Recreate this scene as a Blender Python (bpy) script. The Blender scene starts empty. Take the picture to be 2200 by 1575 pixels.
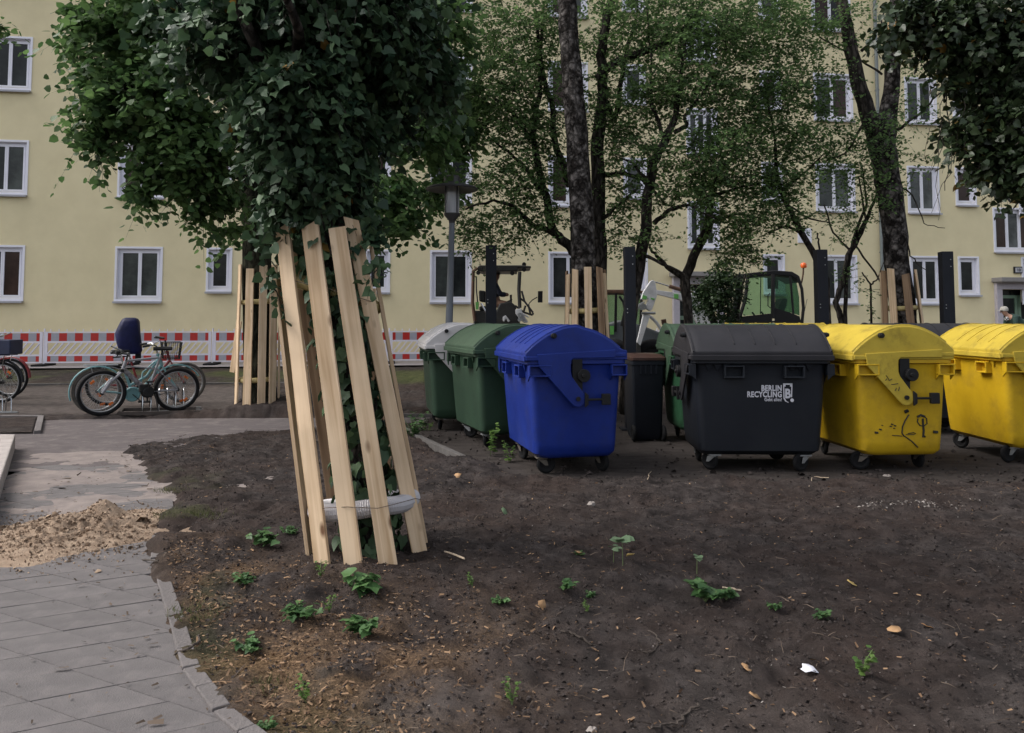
import bpy, math, random
import numpy as np
from mathutils import Vector, Matrix, Euler
from math import sin, cos, pi, radians, sqrt, atan2

# ---------------------------------------------------------------- camera, sky, sun, exposure
scene = bpy.context.scene
COL = scene.collection
F, CY, HZ, CAMH = 1700.0, 581.0, 685.0, 1.5
TH = math.atan((HZ - CY) / F)
cam_d = bpy.data.cameras.new('camera'); cam = bpy.data.objects.new('camera', cam_d); COL.objects.link(cam)
cam.location = (0, 0, CAMH); cam.rotation_euler = (pi/2 + TH, 0, 0)
cam_d.sensor_width = 36; cam_d.lens = F/2200*36; cam_d.shift_y = -(787.5-CY)/2200
cam_d.clip_start = 0.05; cam_d.clip_end = 2000
scene.camera = cam

world = bpy.data.worlds.new('World'); scene.world = world; world.use_nodes = True
wn = world.node_tree; bg = wn.nodes['Background']
sky = wn.nodes.new('ShaderNodeTexSky'); sky.sky_type = 'NISHITA'; sky.sun_disc = False
SUN_EL, SUN_AZ = 48, -88      # azimuth: degrees clockwise from +Y, so -88 is left of the view
sky.sun_elevation = radians(SUN_EL); sky.sun_rotation = radians(SUN_AZ)
sky.dust_density = 4.0; sky.air_density = 1.0; sky.ozone_density = 0.6
hsv = wn.nodes.new('ShaderNodeHueSaturation'); hsv.inputs['Saturation'].default_value = 0.35   # overcast: grey-white sky
wn.links.new(sky.outputs[0], hsv.inputs['Color']); wn.links.new(hsv.outputs[0], bg.inputs['Color'])
bg.inputs['Strength'].default_value = 0.15
sun_d = bpy.data.lights.new('sun', 'SUN'); sun = bpy.data.objects.new('sun', sun_d); COL.objects.link(sun)
sun_d.energy = 0.9; sun_d.angle = radians(25); sun_d.color = (1.0, 0.965, 0.91)
sun.rotation_euler = (radians(90-SUN_EL), 0, radians(-SUN_AZ+180))
vs = scene.view_settings; vs.view_transform = 'Standard'; vs.look = 'None'; vs.gamma = 1; vs.use_curve_mapping = False
vs.exposure = 0.88
scene.cycles.max_bounces = 6; scene.cycles.transparent_max_bounces = 6; scene.cycles.use_denoising = True

# ---------------------------------------------------------------- helpers
rng = np.random.default_rng(7); rnd = random.Random(11)
ct, st = cos(TH), sin(TH)
def ray(u, v):
    a, b = (u-1100)/F, (CY-v)/F
    return Vector((a, ct - b*st, st + b*ct))
def pt(u, v, Y):
    d = ray(u, v); k = Y/d.y
    return Vector((d.x*k, Y, CAMH + d.z*k))
def gp(u, v, z=0.0):
    d = ray(u, v); k = (z-CAMH)/d.z
    return Vector((d.x*k, d.y*k, z))

def tag(o, label=None, cat=None, group=None, kind=None):
    if label: o['label'] = label
    if cat: o['category'] = cat
    if group: o['group'] = group
    if kind: o['kind'] = kind
    return o
def thing(name, label, cat, loc=(0,0,0), rz=0.0, group=None):
    o = bpy.data.objects.new(name, None); COL.objects.link(o); o.empty_display_size = .1
    o.location = loc; o.rotation_euler = (0,0,rz)
    return tag(o, label, cat, group)

class MB:
    def __init__(s): s.v=[]; s.f=[]; s.m=[]; s.cm=0
    def add(s, vs, fs):
        b=len(s.v); s.v.extend([tuple(p) for p in vs]); s.f.extend([tuple(b+i for i in f) for f in fs]); s.m.extend([s.cm]*len(fs)); return s
    def box(s, c, d, rot=None):
        x,y,z=d[0]/2,d[1]/2,d[2]/2
        vs=[Vector(p) for p in ((-x,-y,-z),(x,-y,-z),(x,y,-z),(-x,y,-z),(-x,-y,z),(x,-y,z),(x,y,z),(-x,y,z))]
        if rot is not None: vs=[rot@p for p in vs]
        c=Vector(c)
        return s.add([p+c for p in vs], [(0,3,2,1),(4,5,6,7),(0,1,5,4),(1,2,6,5),(2,3,7,6),(3,0,4,7)])
    def bar(s, a, b, w, t, up=(0,0,1)):     # box from a to b with section w x t
        a=Vector(a); b=Vector(b); d=b-a; L=d.length; d.normalize(); up=Vector(up)
        x=d.cross(up)
        if x.length<1e-4: x=d.cross(Vector((1,0,0)))
        x.normalize(); y=x.cross(d)
        R=Matrix((x,d,y)).transposed()
        return s.box((a+b)/2,(w,L,t),R)
    def tube(s, pts, rad, n=8, cap=True, noise=0.0):
        pts=[Vector(p) for p in pts]
        if not hasattr(rad,'__len__'): rad=[rad]*len(pts)
        vs=[]; fs=[]; px=None
        for i,p in enumerate(pts):
            t=(pts[min(i+1,len(pts)-1)]-pts[max(i-1,0)])
            if t.length<1e-9: t=Vector((0,0,1))
            t.normalize()
            if px is None:
                px=t.orthogonal().normalized()
            else:
                px=(px-t*px.dot(t))
                if px.length<1e-6: px=t.orthogonal()
                px.normalize()
            py=t.cross(px)
            for k in range(n):
                a=2*pi*k/n; r=rad[i]*(1+(rnd.uniform(-noise,noise) if noise else 0))
                vs.append(p+(px*cos(a)+py*sin(a))*r)
        for i in range(len(pts)-1):
            for k in range(n):
                a=i*n+k; b=i*n+(k+1)%n
                fs.append((a,b,b+n,a+n))
        if cap:
            fs.append(tuple(range(n-1,-1,-1))); fs.append(tuple((len(pts)-1)*n+k for k in range(n)))
        return s.add(vs,fs)
    def ring(s, c, R, r, axis='y', n=28, m=6, frm=None):
        vs=[];fs=[]
        c=Vector(c)
        for i in range(n):
            A=2*pi*i/n
            for j in range(m):
                B=2*pi*j/m; q=R+r*cos(B); h=r*sin(B)
                p={'y':Vector((q*cos(A),h,q*sin(A))),'z':Vector((q*cos(A),q*sin(A),h)),'x':Vector((h,q*cos(A),q*sin(A)))}[axis]
                vs.append(c+(frm@p if frm is not None else p))
        for i in range(n):
            for j in range(m):
                a=i*m+j; b=i*m+(j+1)%m; c2=((i+1)%n)*m+(j+1)%m; d=((i+1)%n)*m+j
                fs.append((a,b,c2,d))
        return s.add(vs,fs)
    def disc(s, c, R, th, axis='y', n=20):
        c=Vector(c); ax={'x':Vector((1,0,0)),'y':Vector((0,1,0)),'z':Vector((0,0,1))}[axis]
        return s.tube([c-ax*th/2,c+ax*th/2],R,n)
    def lathe(s, prof, n=24, c=(0,0,0)):     # prof: (r,z)
        c=Vector(c); vs=[];fs=[]
        for r,z in prof:
            for k in range(n): vs.append(c+Vector((r*cos(2*pi*k/n), r*sin(2*pi*k/n), z)))
        for i in range(len(prof)-1):
            for k in range(n):
                a=i*n+k;b=i*n+(k+1)%n; fs.append((a,b,b+n,a+n))
        if prof[0][0]>1e-6: fs.append(tuple(range(n-1,-1,-1)))
        if prof[-1][0]>1e-6: fs.append(tuple((len(prof)-1)*n+k for k in range(n)))
        return s.add(vs,fs)
    def prism(s, poly, off):                # poly: 3-D points in a plane, extruded by vector off
        off=Vector(off); poly=[Vector(p) for p in poly]; n=len(poly)
        nrm=Vector((0,0,0))
        for i in range(n):
            a,b=poly[i],poly[(i+1)%n]; nrm+=a.cross(b)
        if nrm.dot(off)>0: poly=poly[::-1]
        vs=poly+[p+off for p in poly]
        fs=[tuple(range(n)),tuple(range(2*n-1,n-1,-1))]
        for i in range(n):
            j=(i+1)%n; fs.append((i,i+n,j+n,j))
        return s.add(vs,fs)
    def loft(s, rings, cap=True):
        n=len(rings[0]); vs=[p for r in rings for p in r]; fs=[]
        for i in range(len(rings)-1):
            for k in range(n):
                a=i*n+k;b=i*n+(k+1)%n; fs.append((a,b,b+n,a+n))
        if cap:
            fs.append(tuple(range(n-1,-1,-1))); fs.append(tuple((len(rings)-1)*n+k for k in range(n)))
        return s.add(vs,fs)
    def mesh(s, name, mats):
        me=bpy.data.meshes.new(name); me.from_pydata(s.v,[],s.f)
        for m in (mats if isinstance(mats,(list,tuple)) else [mats]): me.materials.append(m)
        if any(s.m): me.polygons.foreach_set('material_index', s.m)
        me.update(); return me
def obj(name, mb, mats, parent=None, smooth=False, bevel=0, loc=None):
    me = mb.mesh(name, mats) if isinstance(mb, MB) else mb
    o = bpy.data.objects.new(name, me); COL.objects.link(o)
    if parent is not None: o.parent = parent
    if loc is not None: o.location = loc
    if smooth:
        me.polygons.foreach_set('use_smooth',[True]*len(me.polygons))
        if smooth != 'all':
            try: me.set_sharp_from_angle(angle=radians(42))
            except Exception: pass
    if bevel:
        b=o.modifiers.new('bevel','BEVEL'); b.width=bevel; b.segments=2; b.limit_method='ANGLE'; b.angle_limit=radians(40)
    return o
def fastmesh(name, V, T, mat, tint=None, smooth=False):
    """V (n,3) float, T (m,k) int faces"""
    me=bpy.data.meshes.new(name); k=T.shape[1]
    me.vertices.add(len(V)); me.vertices.foreach_set('co', np.ascontiguousarray(V,dtype=np.float32).ravel())
    me.loops.add(T.size); me.loops.foreach_set('vertex_index', T.ravel().astype(np.int32))
    me.polygons.add(len(T)); me.polygons.foreach_set('loop_start', np.arange(0,T.size,k,dtype=np.int32))
    try: me.polygons.foreach_set('loop_total', np.full(len(T),k,dtype=np.int32))
    except Exception: pass
    me.materials.append(mat)
    if tint is not None:
        a=me.attributes.new('tint','FLOAT','POINT'); a.data.foreach_set('value', tint.astype(np.float32))
    me.update(); me.validate()
    if smooth: me.polygons.foreach_set('use_smooth',[True]*len(me.polygons))
    return me
def copy_tree(o, parent=None):
    c=o.copy(); COL.objects.link(c); c.parent=parent
    for ch in list(o.children): copy_tree(ch,c)
    return c

# value noise in numpy
def vnoise(x, y, scale, seed):
    r=np.random.default_rng(seed); G=r.random((256,256))
    X=np.asarray(x)/scale; Yv=np.asarray(y)/scale
    xi=np.floor(X).astype(int); yi=np.floor(Yv).astype(int); fx=X-xi; fy=Yv-yi
    fx=fx*fx*(3-2*fx); fy=fy*fy*(3-2*fy)
    g=lambda i,j: G[i%256,j%256]
    return (g(xi,yi)*(1-fx)+g(xi+1,yi)*fx)*(1-fy)+(g(xi,yi+1)*(1-fx)+g(xi+1,yi+1)*fx)*fy
def fbm(x,y,scale,seed,o=4):
    t=0;a=1;s=0
    for i in range(o):
        t=t+a*vnoise(x,y,scale/2**i,seed+i*13); s+=a; a*=.5
    return t/s

# ---------------------------------------------------------------- materials
def nt(name):
    m=bpy.data.materials.new(name); m.use_nodes=True; n=m.node_tree
    return m,n,n.nodes['Principled BSDF']
def L(n,a,b): n.links.new(a,b)
def mat(name, col, rough=.6, var=.12, scale=6, bump=0.0, bscale=40, metal=0, spec=.5, coords='Object', col2=None, stretch=(1,1,1), randv=0.0, dirt=0.0, dirtcol=(.05,.04,.03)):
    m,n,b=nt(name); N=n.nodes.new
    b.inputs['Roughness'].default_value=rough; b.inputs['Metallic'].default_value=metal
    b.inputs['Specular IOR Level'].default_value=spec
    tc=N('ShaderNodeTexCoord'); mp=N('ShaderNodeMapping'); mp.inputs['Scale'].default_value=stretch
    L(n,tc.outputs[coords],mp.inputs[0])
    nz=N('ShaderNodeTexNoise'); nz.inputs['Scale'].default_value=scale; nz.inputs['Detail'].default_value=6; nz.inputs['Roughness'].default_value=.62
    L(n,mp.outputs[0],nz.inputs['Vector'])
    rp=N('ShaderNodeValToRGB'); c2=col2 or tuple(min(1,c*(1+var)) for c in col)
    rp.color_ramp.elements[0].position=.3; rp.color_ramp.elements[1].position=.7
    rp.color_ramp.elements[0].color=(*[c*(1-var) for c in col],1); rp.color_ramp.elements[1].color=(*c2,1)
    L(n,nz.outputs[0],rp.inputs[0]); out=rp.outputs[0]
    if randv:
        oi=N('ShaderNodeObjectInfo'); mr=N('ShaderNodeMapRange'); mr.inputs[3].default_value=1-randv; mr.inputs[4].default_value=1+randv
        L(n,oi.outputs['Random'],mr.inputs[0]); hs=N('ShaderNodeHueSaturation'); L(n,mr.outputs[0],hs.inputs['Value']); L(n,out,hs.inputs['Color']); out=hs.outputs[0]
    if dirt:
        n2=N('ShaderNodeTexNoise'); n2.inputs['Scale'].default_value=scale*.7+1.3; n2.inputs['Detail'].default_value=9; n2.inputs['Roughness'].default_value=.72
        L(n,tc.outputs[coords],n2.inputs['Vector'])
        r2=N('ShaderNodeValToRGB'); r2.color_ramp.elements[0].position=.5; r2.color_ramp.elements[1].position=.72
        r2.color_ramp.elements[0].color=(0,0,0,1); r2.color_ramp.elements[1].color=(dirt,)*3+(1,)
        L(n,n2.outputs[0],r2.inputs[0]); mx=N('ShaderNodeMixRGB'); L(n,r2.outputs[0],mx.inputs[0]); L(n,out,mx.inputs[1]); mx.inputs[2].default_value=(*dirtcol,1); out=mx.outputs[0]
        mr2=N('ShaderNodeMapRange'); mr2.inputs[3].default_value=rough; mr2.inputs[4].default_value=min(1,rough+.35); L(n,r2.outputs[0],mr2.inputs[0]); L(n,mr2.outputs[0],b.inputs['Roughness'])
    L(n,out,b.inputs['Base Color'])
    if bump:
        bz=N('ShaderNodeTexNoise'); bz.inputs['Scale'].default_value=bscale; bz.inputs['Detail'].default_value=5
        L(n,mp.outputs[0],bz.inputs['Vector']); bp=N('ShaderNodeBump'); bp.inputs['Strength'].default_value=bump; bp.inputs['Distance'].default_value=.02
        L(n,bz.outputs[0],bp.inputs['Height']); L(n,bp.outputs[0],b.inputs['Normal'])
    return m

def leaf_mat(name, c0, c1, rough=.5, trans=.25, spec=.35):
    m,n,b=nt(name); N=n.nodes.new
    at=N('ShaderNodeAttribute'); at.attribute_name='tint'
    oi=N('ShaderNodeObjectInfo')
    rp=N('ShaderNodeValToRGB'); rp.color_ramp.elements[0].color=(*c0,1); rp.color_ramp.elements[1].color=(*c1,1)
    e=rp.color_ramp.elements.new(.97); e.color=(*c1,1); rp.color_ramp.elements[2].position=.97
    e=rp.color_ramp.elements.new(1.0); e.color=(.22,.13,.03,1)
    L(n,at.outputs['Fac'],rp.inputs[0]); L(n,rp.outputs[0],b.inputs['Base Color'])
    b.inputs['Roughness'].default_value=rough; b.inputs['Specular IOR Level'].default_value=spec
    tr=N('ShaderNodeBsdfTranslucent'); L(n,rp.outputs[0],tr.inputs[0])
    mx=N('ShaderNodeMixShader'); mx.inputs[0].default_value=trans
    L(n,b.outputs[0],mx.inputs[1]); L(n,tr.outputs[0],mx.inputs[2]); L(n,mx.outputs[0],n.nodes['Material Output'].inputs[0])
    return m

def bark_mat(name, dark, light, thr=.5, scale=9, stretch=(1,1,.35), bump=.9):
    m,n,b=nt(name); N=n.nodes.new
    tc=N('ShaderNodeTexCoord'); mp=N('ShaderNodeMapping'); mp.inputs['Scale'].default_value=stretch; L(n,tc.outputs['Object'],mp.inputs[0])
    a=N('ShaderNodeTexNoise'); a.inputs['Scale'].default_value=scale; a.inputs['Detail'].default_value=10; a.inputs['Roughness'].default_value=.7; L(n,mp.outputs[0],a.inputs[0])
    v=N('ShaderNodeTexVoronoi'); v.feature='DISTANCE_TO_EDGE'; v.inputs['Scale'].default_value=scale*1.6
    mw=N('ShaderNodeMixRGB'); mw.inputs[0].default_value=.12; L(n,mp.outputs[0],mw.inputs[1]); L(n,a.outputs['Color'],mw.inputs[2]); L(n,mw.outputs[0],v.inputs['Vector'])
    rp=N('ShaderNodeValToRGB'); rp.color_ramp.elements[0].position=thr-.1; rp.color_ramp.elements[1].position=thr+.12
    rp.color_ramp.elements[0].color=(*dark,1); rp.color_ramp.elements[1].color=(*light,1); L(n,a.outputs[0],rp.inputs[0])
    mm=N('ShaderNodeMath'); mm.operation='MULTIPLY'; mm.inputs[1].default_value=5; mm.use_clamp=True; L(n,v.outputs[0],mm.inputs[0])
    mr=N('ShaderNodeMapRange'); mr.inputs[3].default_value=.4; mr.inputs[4].default_value=1; L(n,mm.outputs[0],mr.inputs[0])
    mu=N('ShaderNodeMixRGB'); mu.blend_type='MULTIPLY'; mu.inputs[0].default_value=1; L(n,rp.outputs[0],mu.inputs[1]); L(n,mr.outputs[0],mu.inputs[2]); L(n,mu.outputs[0],b.inputs['Base Color'])
    b.inputs['Roughness'].default_value=.95; b.inputs['Specular IOR Level'].default_value=.15
    ad=N('ShaderNodeMath'); L(n,mm.outputs[0],ad.inputs[0]); L(n,a.outputs[0],ad.inputs[1])
    bp=N('ShaderNodeBump'); bp.inputs['Strength'].default_value=bump; bp.inputs['Distance'].default_value=.03; L(n,ad.outputs[0],bp.inputs['Height']); L(n,bp.outputs[0],b.inputs['Normal'])
    return m

def soil_mat():
    m,n,b=nt('soil'); N=n.nodes.new
    tc=N('ShaderNodeTexCoord'); P=tc.outputs['Object']
    def noise(s,d=6,r=.65):
        z=N('ShaderNodeTexNoise'); z.inputs['Scale'].default_value=s; z.inputs['Detail'].default_value=d; z.inputs['Roughness'].default_value=r; L(n,P,z.inputs[0]); return z.outputs[0]
    def ramp(f,stops):
        r=N('ShaderNodeValToRGB'); el=r.color_ramp.elements
        el[0].position,el[0].color=stops[0][0],(*stops[0][1],1); el[1].position,el[1].color=stops[-1][0],(*stops[-1][1],1)
        for p,c in stops[1:-1]: e=el.new(p); e.color=(*c,1)
        L(n,f,r.inputs[0]); return r.outputs[0]
    def mix(f,a,c):
        x=N('ShaderNodeMixRGB'); L(n,f,x.inputs[0]) if not isinstance(f,float) else None
        if isinstance(f,float): x.inputs[0].default_value=f
        L(n,a,x.inputs[1]); L(n,c,x.inputs[2]); return x.outputs[0]
    def attr(s):
        a=N('ShaderNodeAttribute'); a.attribute_name=s; return a.outputs['Fac']
    big=noise(1.1,5); mid=noise(7,8,.7); fine=noise(60,6,.8)
    base=ramp(mid,[(.28,(.017,.0145,.0140)),(.5,(.042,.035,.033)),(.72,(.086,.073,.069))])
    red=ramp(mid,[(.3,(.026,.019,.0165)),(.7,(.066,.049,.043))])
    c=mix(ramp(big,[(.42,(0,0,0)),(.62,(1,1,1))]),base,red)
    sp=ramp(fine,[(.66,(0,0,0)),(.78,(1,1,1))])
    cc=N('ShaderNodeRGB'); cc.outputs[0].default_value=(.11,.092,.08,1)
    c=mix(sp,c,cc.outputs[0])
    pale=ramp(mid,[(.3,(.075,.063,.059)),(.7,(.14,.12,.11))])
    c=mix(attr('pale'),c,pale)
    gr=ramp(mid,[(.3,(.03,.038,.014)),(.7,(.09,.10,.04))])
    c=mix(attr('green'),c,gr)
    ch=ramp(fine,[(.4,(.07,.04,.022)),(.62,(.30,.19,.105))])
    c=mix(attr('chip'),c,ch)
    L(n,c,b.inputs['Base Color']); b.inputs['Roughness'].default_value=1; b.inputs['Specular IOR Level'].default_value=.1
    bp=N('ShaderNodeBump'); bp.inputs['Strength'].default_value=.9; bp.inputs['Distance'].default_value=.02
    ad=N('ShaderNodeMath'); L(n,mid,ad.inputs[0]); L(n,fine,ad.inputs[1]); L(n,ad.outputs[0],bp.inputs['Height']); L(n,bp.outputs[0],b.inputs['Normal'])
    return m

def wood_mat(name, c0, c1, cx):
    m,n,b=nt(name); N=n.nodes.new
    tc=N('ShaderNodeTexCoord'); oi=N('ShaderNodeObjectInfo')
    ad=N('ShaderNodeVectorMath'); L(n,tc.outputs['Object'],ad.inputs[0])
    cb=N('ShaderNodeCombineXYZ'); mu=N('ShaderNodeMath'); mu.operation='MULTIPLY'; mu.inputs[1].default_value=37; L(n,oi.outputs['Random'],mu.inputs[0]); L(n,mu.outputs[0],cb.inputs[0]); L(n,mu.outputs[0],cb.inputs[2]); L(n,cb.outputs[0],ad.inputs[1])
    mp=N('ShaderNodeMapping'); mp.inputs['Scale'].default_value=(26,26,1.1); L(n,ad.outputs[0],mp.inputs[0])
    nz=N('ShaderNodeTexNoise'); nz.inputs['Scale'].default_value=1; nz.inputs['Detail'].default_value=7; nz.inputs['Distortion'].default_value=.5; L(n,mp.outputs[0],nz.inputs[0])
    rp=N('ShaderNodeValToRGB'); rp.color_ramp.elements[0].position=.32; rp.color_ramp.elements[1].position=.62
    rp.color_ramp.elements[0].color=(*c0,1); rp.color_ramp.elements[1].color=(*c1,1); L(n,nz.outputs[0],rp.inputs[0])
    # knots
    mp2=N('ShaderNodeMapping'); mp2.inputs['Scale'].default_value=(5,5,2.2); L(n,ad.outputs[0],mp2.inputs[0])
    vo=N('ShaderNodeTexVoronoi'); vo.inputs['Scale'].default_value=1.2; L(n,mp2.outputs[0],vo.inputs['Vector'])
    r2=N('ShaderNodeValToRGB'); r2.color_ramp.elements[0].position=.06; r2.color_ramp.elements[1].position=.15
    r2.color_ramp.elements[0].color=(1,1,1,1); r2.color_ramp.elements[1].color=(0,0,0,1); L(n,vo.outputs['Distance'],r2.inputs[0])
    mx=N('ShaderNodeMixRGB'); L(n,r2.outputs[0],mx.inputs[0]); L(n,rp.outputs[0],mx.inputs[1]); mx.inputs[2].default_value=(*cx,1)
    # big tonal drift + random per board
    n3=N('ShaderNodeTexNoise'); n3.inputs['Scale'].default_value=2.3; n3.inputs['Detail'].default_value=3; L(n,ad.outputs[0],n3.inputs[0])
    mr=N('ShaderNodeMapRange'); mr.inputs[1].default_value=.3; mr.inputs[2].default_value=.7; mr.inputs[3].default_value=.82; mr.inputs[4].default_value=1.1; L(n,n3.outputs[0],mr.inputs[0])
    mr3=N('ShaderNodeMapRange'); mr3.inputs[3].default_value=.86; mr3.inputs[4].default_value=1.06; L(n,oi.outputs['Random'],mr3.inputs[0])
    mm=N('ShaderNodeMath'); mm.operation='MULTIPLY'; L(n,mr.outputs[0],mm.inputs[0]); L(n,mr3.outputs[0],mm.inputs[1])
    hs=N('ShaderNodeHueSaturation'); L(n,mx.outputs[0],hs.inputs['Color']); L(n,mm.outputs[0],hs.inputs['Value'])
    L(n,hs.outputs[0],b.inputs['Base Color']); b.inputs['Roughness'].default_value=.75; b.inputs['Specular IOR Level'].default_value=.25
    bp=N('ShaderNodeBump'); bp.inputs['Strength'].default_value=.35; bp.inputs['Distance'].default_value=.004; L(n,nz.outputs[0],bp.inputs['Height']); L(n,bp.outputs[0],b.inputs['Normal'])
    return m

def slab_mat():
    m=mat('slab_concrete',(.108,.098,.098),.9,.12,9,.3,160,randv=.07,coords='Object',dirt=.5,dirtcol=(.17,.15,.145))
    return m

SOIL=soil_mat()
SLAB=slab_mat()
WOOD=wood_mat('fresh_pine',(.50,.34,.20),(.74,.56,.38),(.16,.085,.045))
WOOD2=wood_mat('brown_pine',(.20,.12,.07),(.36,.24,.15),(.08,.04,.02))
WALL=mat('yellow_render',(.76,.665,.425),.95,.045,1.6,.5,120,spec=.15,col2=(.80,.705,.46))
WHITEP=mat('window_white',(.78,.78,.86),.45,.04,4)
SILLM=mat('sill_metal',(.42,.42,.46),.5,.06,5)
GREYST=mat('grey_stone',(.25,.235,.23),.85,.1,8,.2,60)
LILAC=mat('jamb_render',(.43,.40,.44),.9,.08,8,.2,60)
def pane_mat(name,c,c2,rough=.06):
    return mat(name,c,rough,.3,2.0,col2=c2,spec=.22,coords='Object')
PANE=[pane_mat('pane_dark',(.012,.014,.015),(.03,.035,.035)),pane_mat('pane_curtain',(.05,.055,.055),(.12,.13,.13)),pane_mat('pane_brown',(.03,.013,.010),(.05,.028,.022)),pane_mat('pane_grey',(.035,.04,.04),(.075,.085,.08))]
RED=mat('reflective_red',(.42,.018,.014),.4,.08,10)
GREYR=mat('reflective_grey',(.33,.33,.38),.4,.06,10)
BARW=mat('barrier_plastic',(.70,.67,.75),.5,.06,5,dirt=.2,dirtcol=(.4,.38,.36))
RUBBER=mat('black_rubber',(.009,.009,.010),.85,.2,12,.2,60,spec=.2)
DARKP=mat('dark_paint',(.012,.013,.017),.5,.2,5,spec=.3)
STEEL=mat('galvanised_steel',(.35,.36,.37),.4,.15,14,metal=.7)
CHROME=mat('chrome',(.55,.56,.58),.2,.05,10,metal=1)
BLACKP=mat('black_plastic',(.010,.010,.011),.55,.2,9,spec=.3)  # own black of saddles, hubs, dampers, hoses and cab frames
GLASSG=None
# ---------------------------------------------------------------- layout constants
P0=Vector((-13.6,21.5,0)); P1=Vector((13.1,25.2,0)); FD=(P1-P0).normalized(); FN=Vector((FD.y,-FD.x,0))   # facade direction, outward normal (towards camera)
FROT=atan2(FD.y,FD.x)
def s_of(u, off=0.0):       # distance along the facade line where the column u of the view meets it
    d=ray(u,HZ); o=P0+FN*off
    # o + FD*s = t*d (xy)
    det=FD.x*(-d.y)-FD.y*(-d.x)
    return ((-o.x)*(-d.y)-(-o.y)*(-d.x))/det
def G0(y):                  # gentle rise of the courtyard towards the house
    t=np.clip((np.asarray(y,dtype=float)-12)/8.5,0,1); return .25*t*t*(3-2*t)

def poly_sd(x,y,poly):      # signed distance, positive inside
    x=np.asarray(x);y=np.asarray(y); d=np.full(x.shape,1e9); ins=np.zeros(x.shape,bool); n=len(poly)
    for i in range(n):
        ax,ay=poly[i];bx,by=poly[(i+1)%n]; ex,ey=bx-ax,by-ay; wx,wy=x-ax,y-ay
        t=np.clip((wx*ex+wy*ey)/(ex*ex+ey*ey+1e-12),0,1); d=np.minimum(d,np.hypot(wx-ex*t,wy-ey*t))
        c=((ay<=y)!=(by<=y))&(x<(bx-ax)*(y-ay)/(by-ay+1e-12)+ax); ins^=c
    return np.where(ins,d,-d)

edge_px=[(640,1640),(555,1575),(500,1530),(462,1480),(432,1440),(418,1400),(396,1330),(370,1260),(352,1205),(352,1150),(372,1090),(366,1045),(300,1000),(262,975),(300,955),(430,938),(640,922),(940,916)]
edge=[gp(u,v) for u,v in edge_px]
for k_ in range(10): edge[k_].x-=.055
e0=edge[0]; PATH=[(-.35,1.5)]+[(p.x,p.y) for p in edge]
PATH+= [gp(940,893).to_tuple()[:2], gp(640,896).to_tuple()[:2], gp(255,896).to_tuple()[:2], gp(95,903).to_tuple()[:2], (-9,11.9),(-9,1.5)]
PATH_NEAR=[(-.35,1.5)]+[(p.x,p.y) for p in edge[:13]]+[(-7.0,edge[12].y),(-7.0,1.5)]
PAD=[(-1.35,10.9),(-.95,9.3),(-.55,8.35),(.05,7.5),(1.0,7.28),(3,7.3),(6.2,7.5),(9.5,8.2),(9.5,12.6),(-1.2,12.6)]
YARD=[(-12,12.3),(-5.0,12.25),(-4.2,12.4),(-5.0,16.4),(-12,16.2)]

# ---------------------------------------------------------------- ground
def axis(lo,a,b,hi,fine,grow):
    c=list(np.arange(a,b,fine)); s=fine; x=b
    while x<hi: c.append(x); s*=grow; x+=s
    c.append(hi); s=fine; x=a; l=[]
    while x>lo: s*=grow; x-=s; l.append(max(x,lo))
    return np.array(sorted(set(l+c)))
xs=axis(-90,-5.2,6.8,90,.034,1.08); ys=axis(-30,2.4,10.2,120,.034,1.045)
XX,YY=np.meshgrid(xs,ys)
sdp=poly_sd(XX,YY,PATH); sdd=poly_sd(XX,YY,PAD); sdy=poly_sd(XX,YY,YARD)
def dirt_height(x,y):
    h=(fbm(x,y,1.6,1,3)-.5)*.10+(fbm(x,y,.38,5,3)-.5)*.080+(fbm(x,y,.14,9,4)-.5)*.072
    r=np.abs(fbm(x,y,.25,31,2)-.5)*2; h=h-.028*(1-np.clip(r*5,0,1))      # small furrows
    return h+.045
base=G0(YY)
mound=.22*np.exp(-(((XX+3.9)/1.3)**2+((YY-13.0)/1.0)**2))+.10*np.exp(-(((XX+.9)/.9)**2+((YY-7.7)/.5)**2))+.07*np.exp(-(((XX+2.2)/.8)**2+((YY-9.0)/.8)**2))
dh=dirt_height(XX,YY)
wob=(fbm(XX,YY,.5,77,4)-.5)*.34
inp=np.clip((sdp+wob*np.clip((YY-5.2)/2,0,1)+.02)/.12,0,1); ind=np.clip((sdd+wob*.5+.03)/.10,0,1); iny=np.clip((sdy+wob)/.4,0,1)
far=np.clip((YY-15)/5,0,1)
h=base+mound+dh*(1-far*.7)
h=h*(1-iny)+(base+.01+(fbm(XX,YY,.3,3,3)-.5)*.03)*iny
h=h*(1-inp)+(-.035+base)*inp
h=h*(1-ind)+(-.03+base)*ind
near=np.clip((2.9-YY)/1.0,0,1)
V=np.stack([XX.ravel(),YY.ravel(),h.ravel()],1)
ny,nx=XX.shape; idx=np.arange(nx*ny).reshape(ny,nx)
T=np.stack([idx[:-1,:-1],idx[:-1,1:],idx[1:,1:],idx[1:,:-1]],-1).reshape(-1,4)
me=fastmesh('ground',V,T,SOIL,smooth=True)
qp=gp(760,1530); pale=np.clip(.75*np.exp(-(((XX-qp.x)/.75)**2+((YY-qp.y)/.38)**2))*np.clip((fbm(XX,YY,.3,57,4)-.38)*5,0,1)+iny*.75+np.clip((.12-np.abs(sdp))/.5,0,1)*.15+np.clip((fbm(XX,YY,.9,55,4)-.56)*5,0,1)*.35*np.clip((4.6-YY)/1,0,1),0,1)
green=np.clip((fbm(XX,YY,1.1,41,4)-.36)*4,0,1)*np.clip((YY-16.2)/.6,0,1)*.9
green=np.maximum(green, np.clip((fbm(XX,YY,.5,45,4)-.5)*6,0,1)*.5*np.exp(-((sdp+.15)/.22)**2)*(YY<8))
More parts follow.
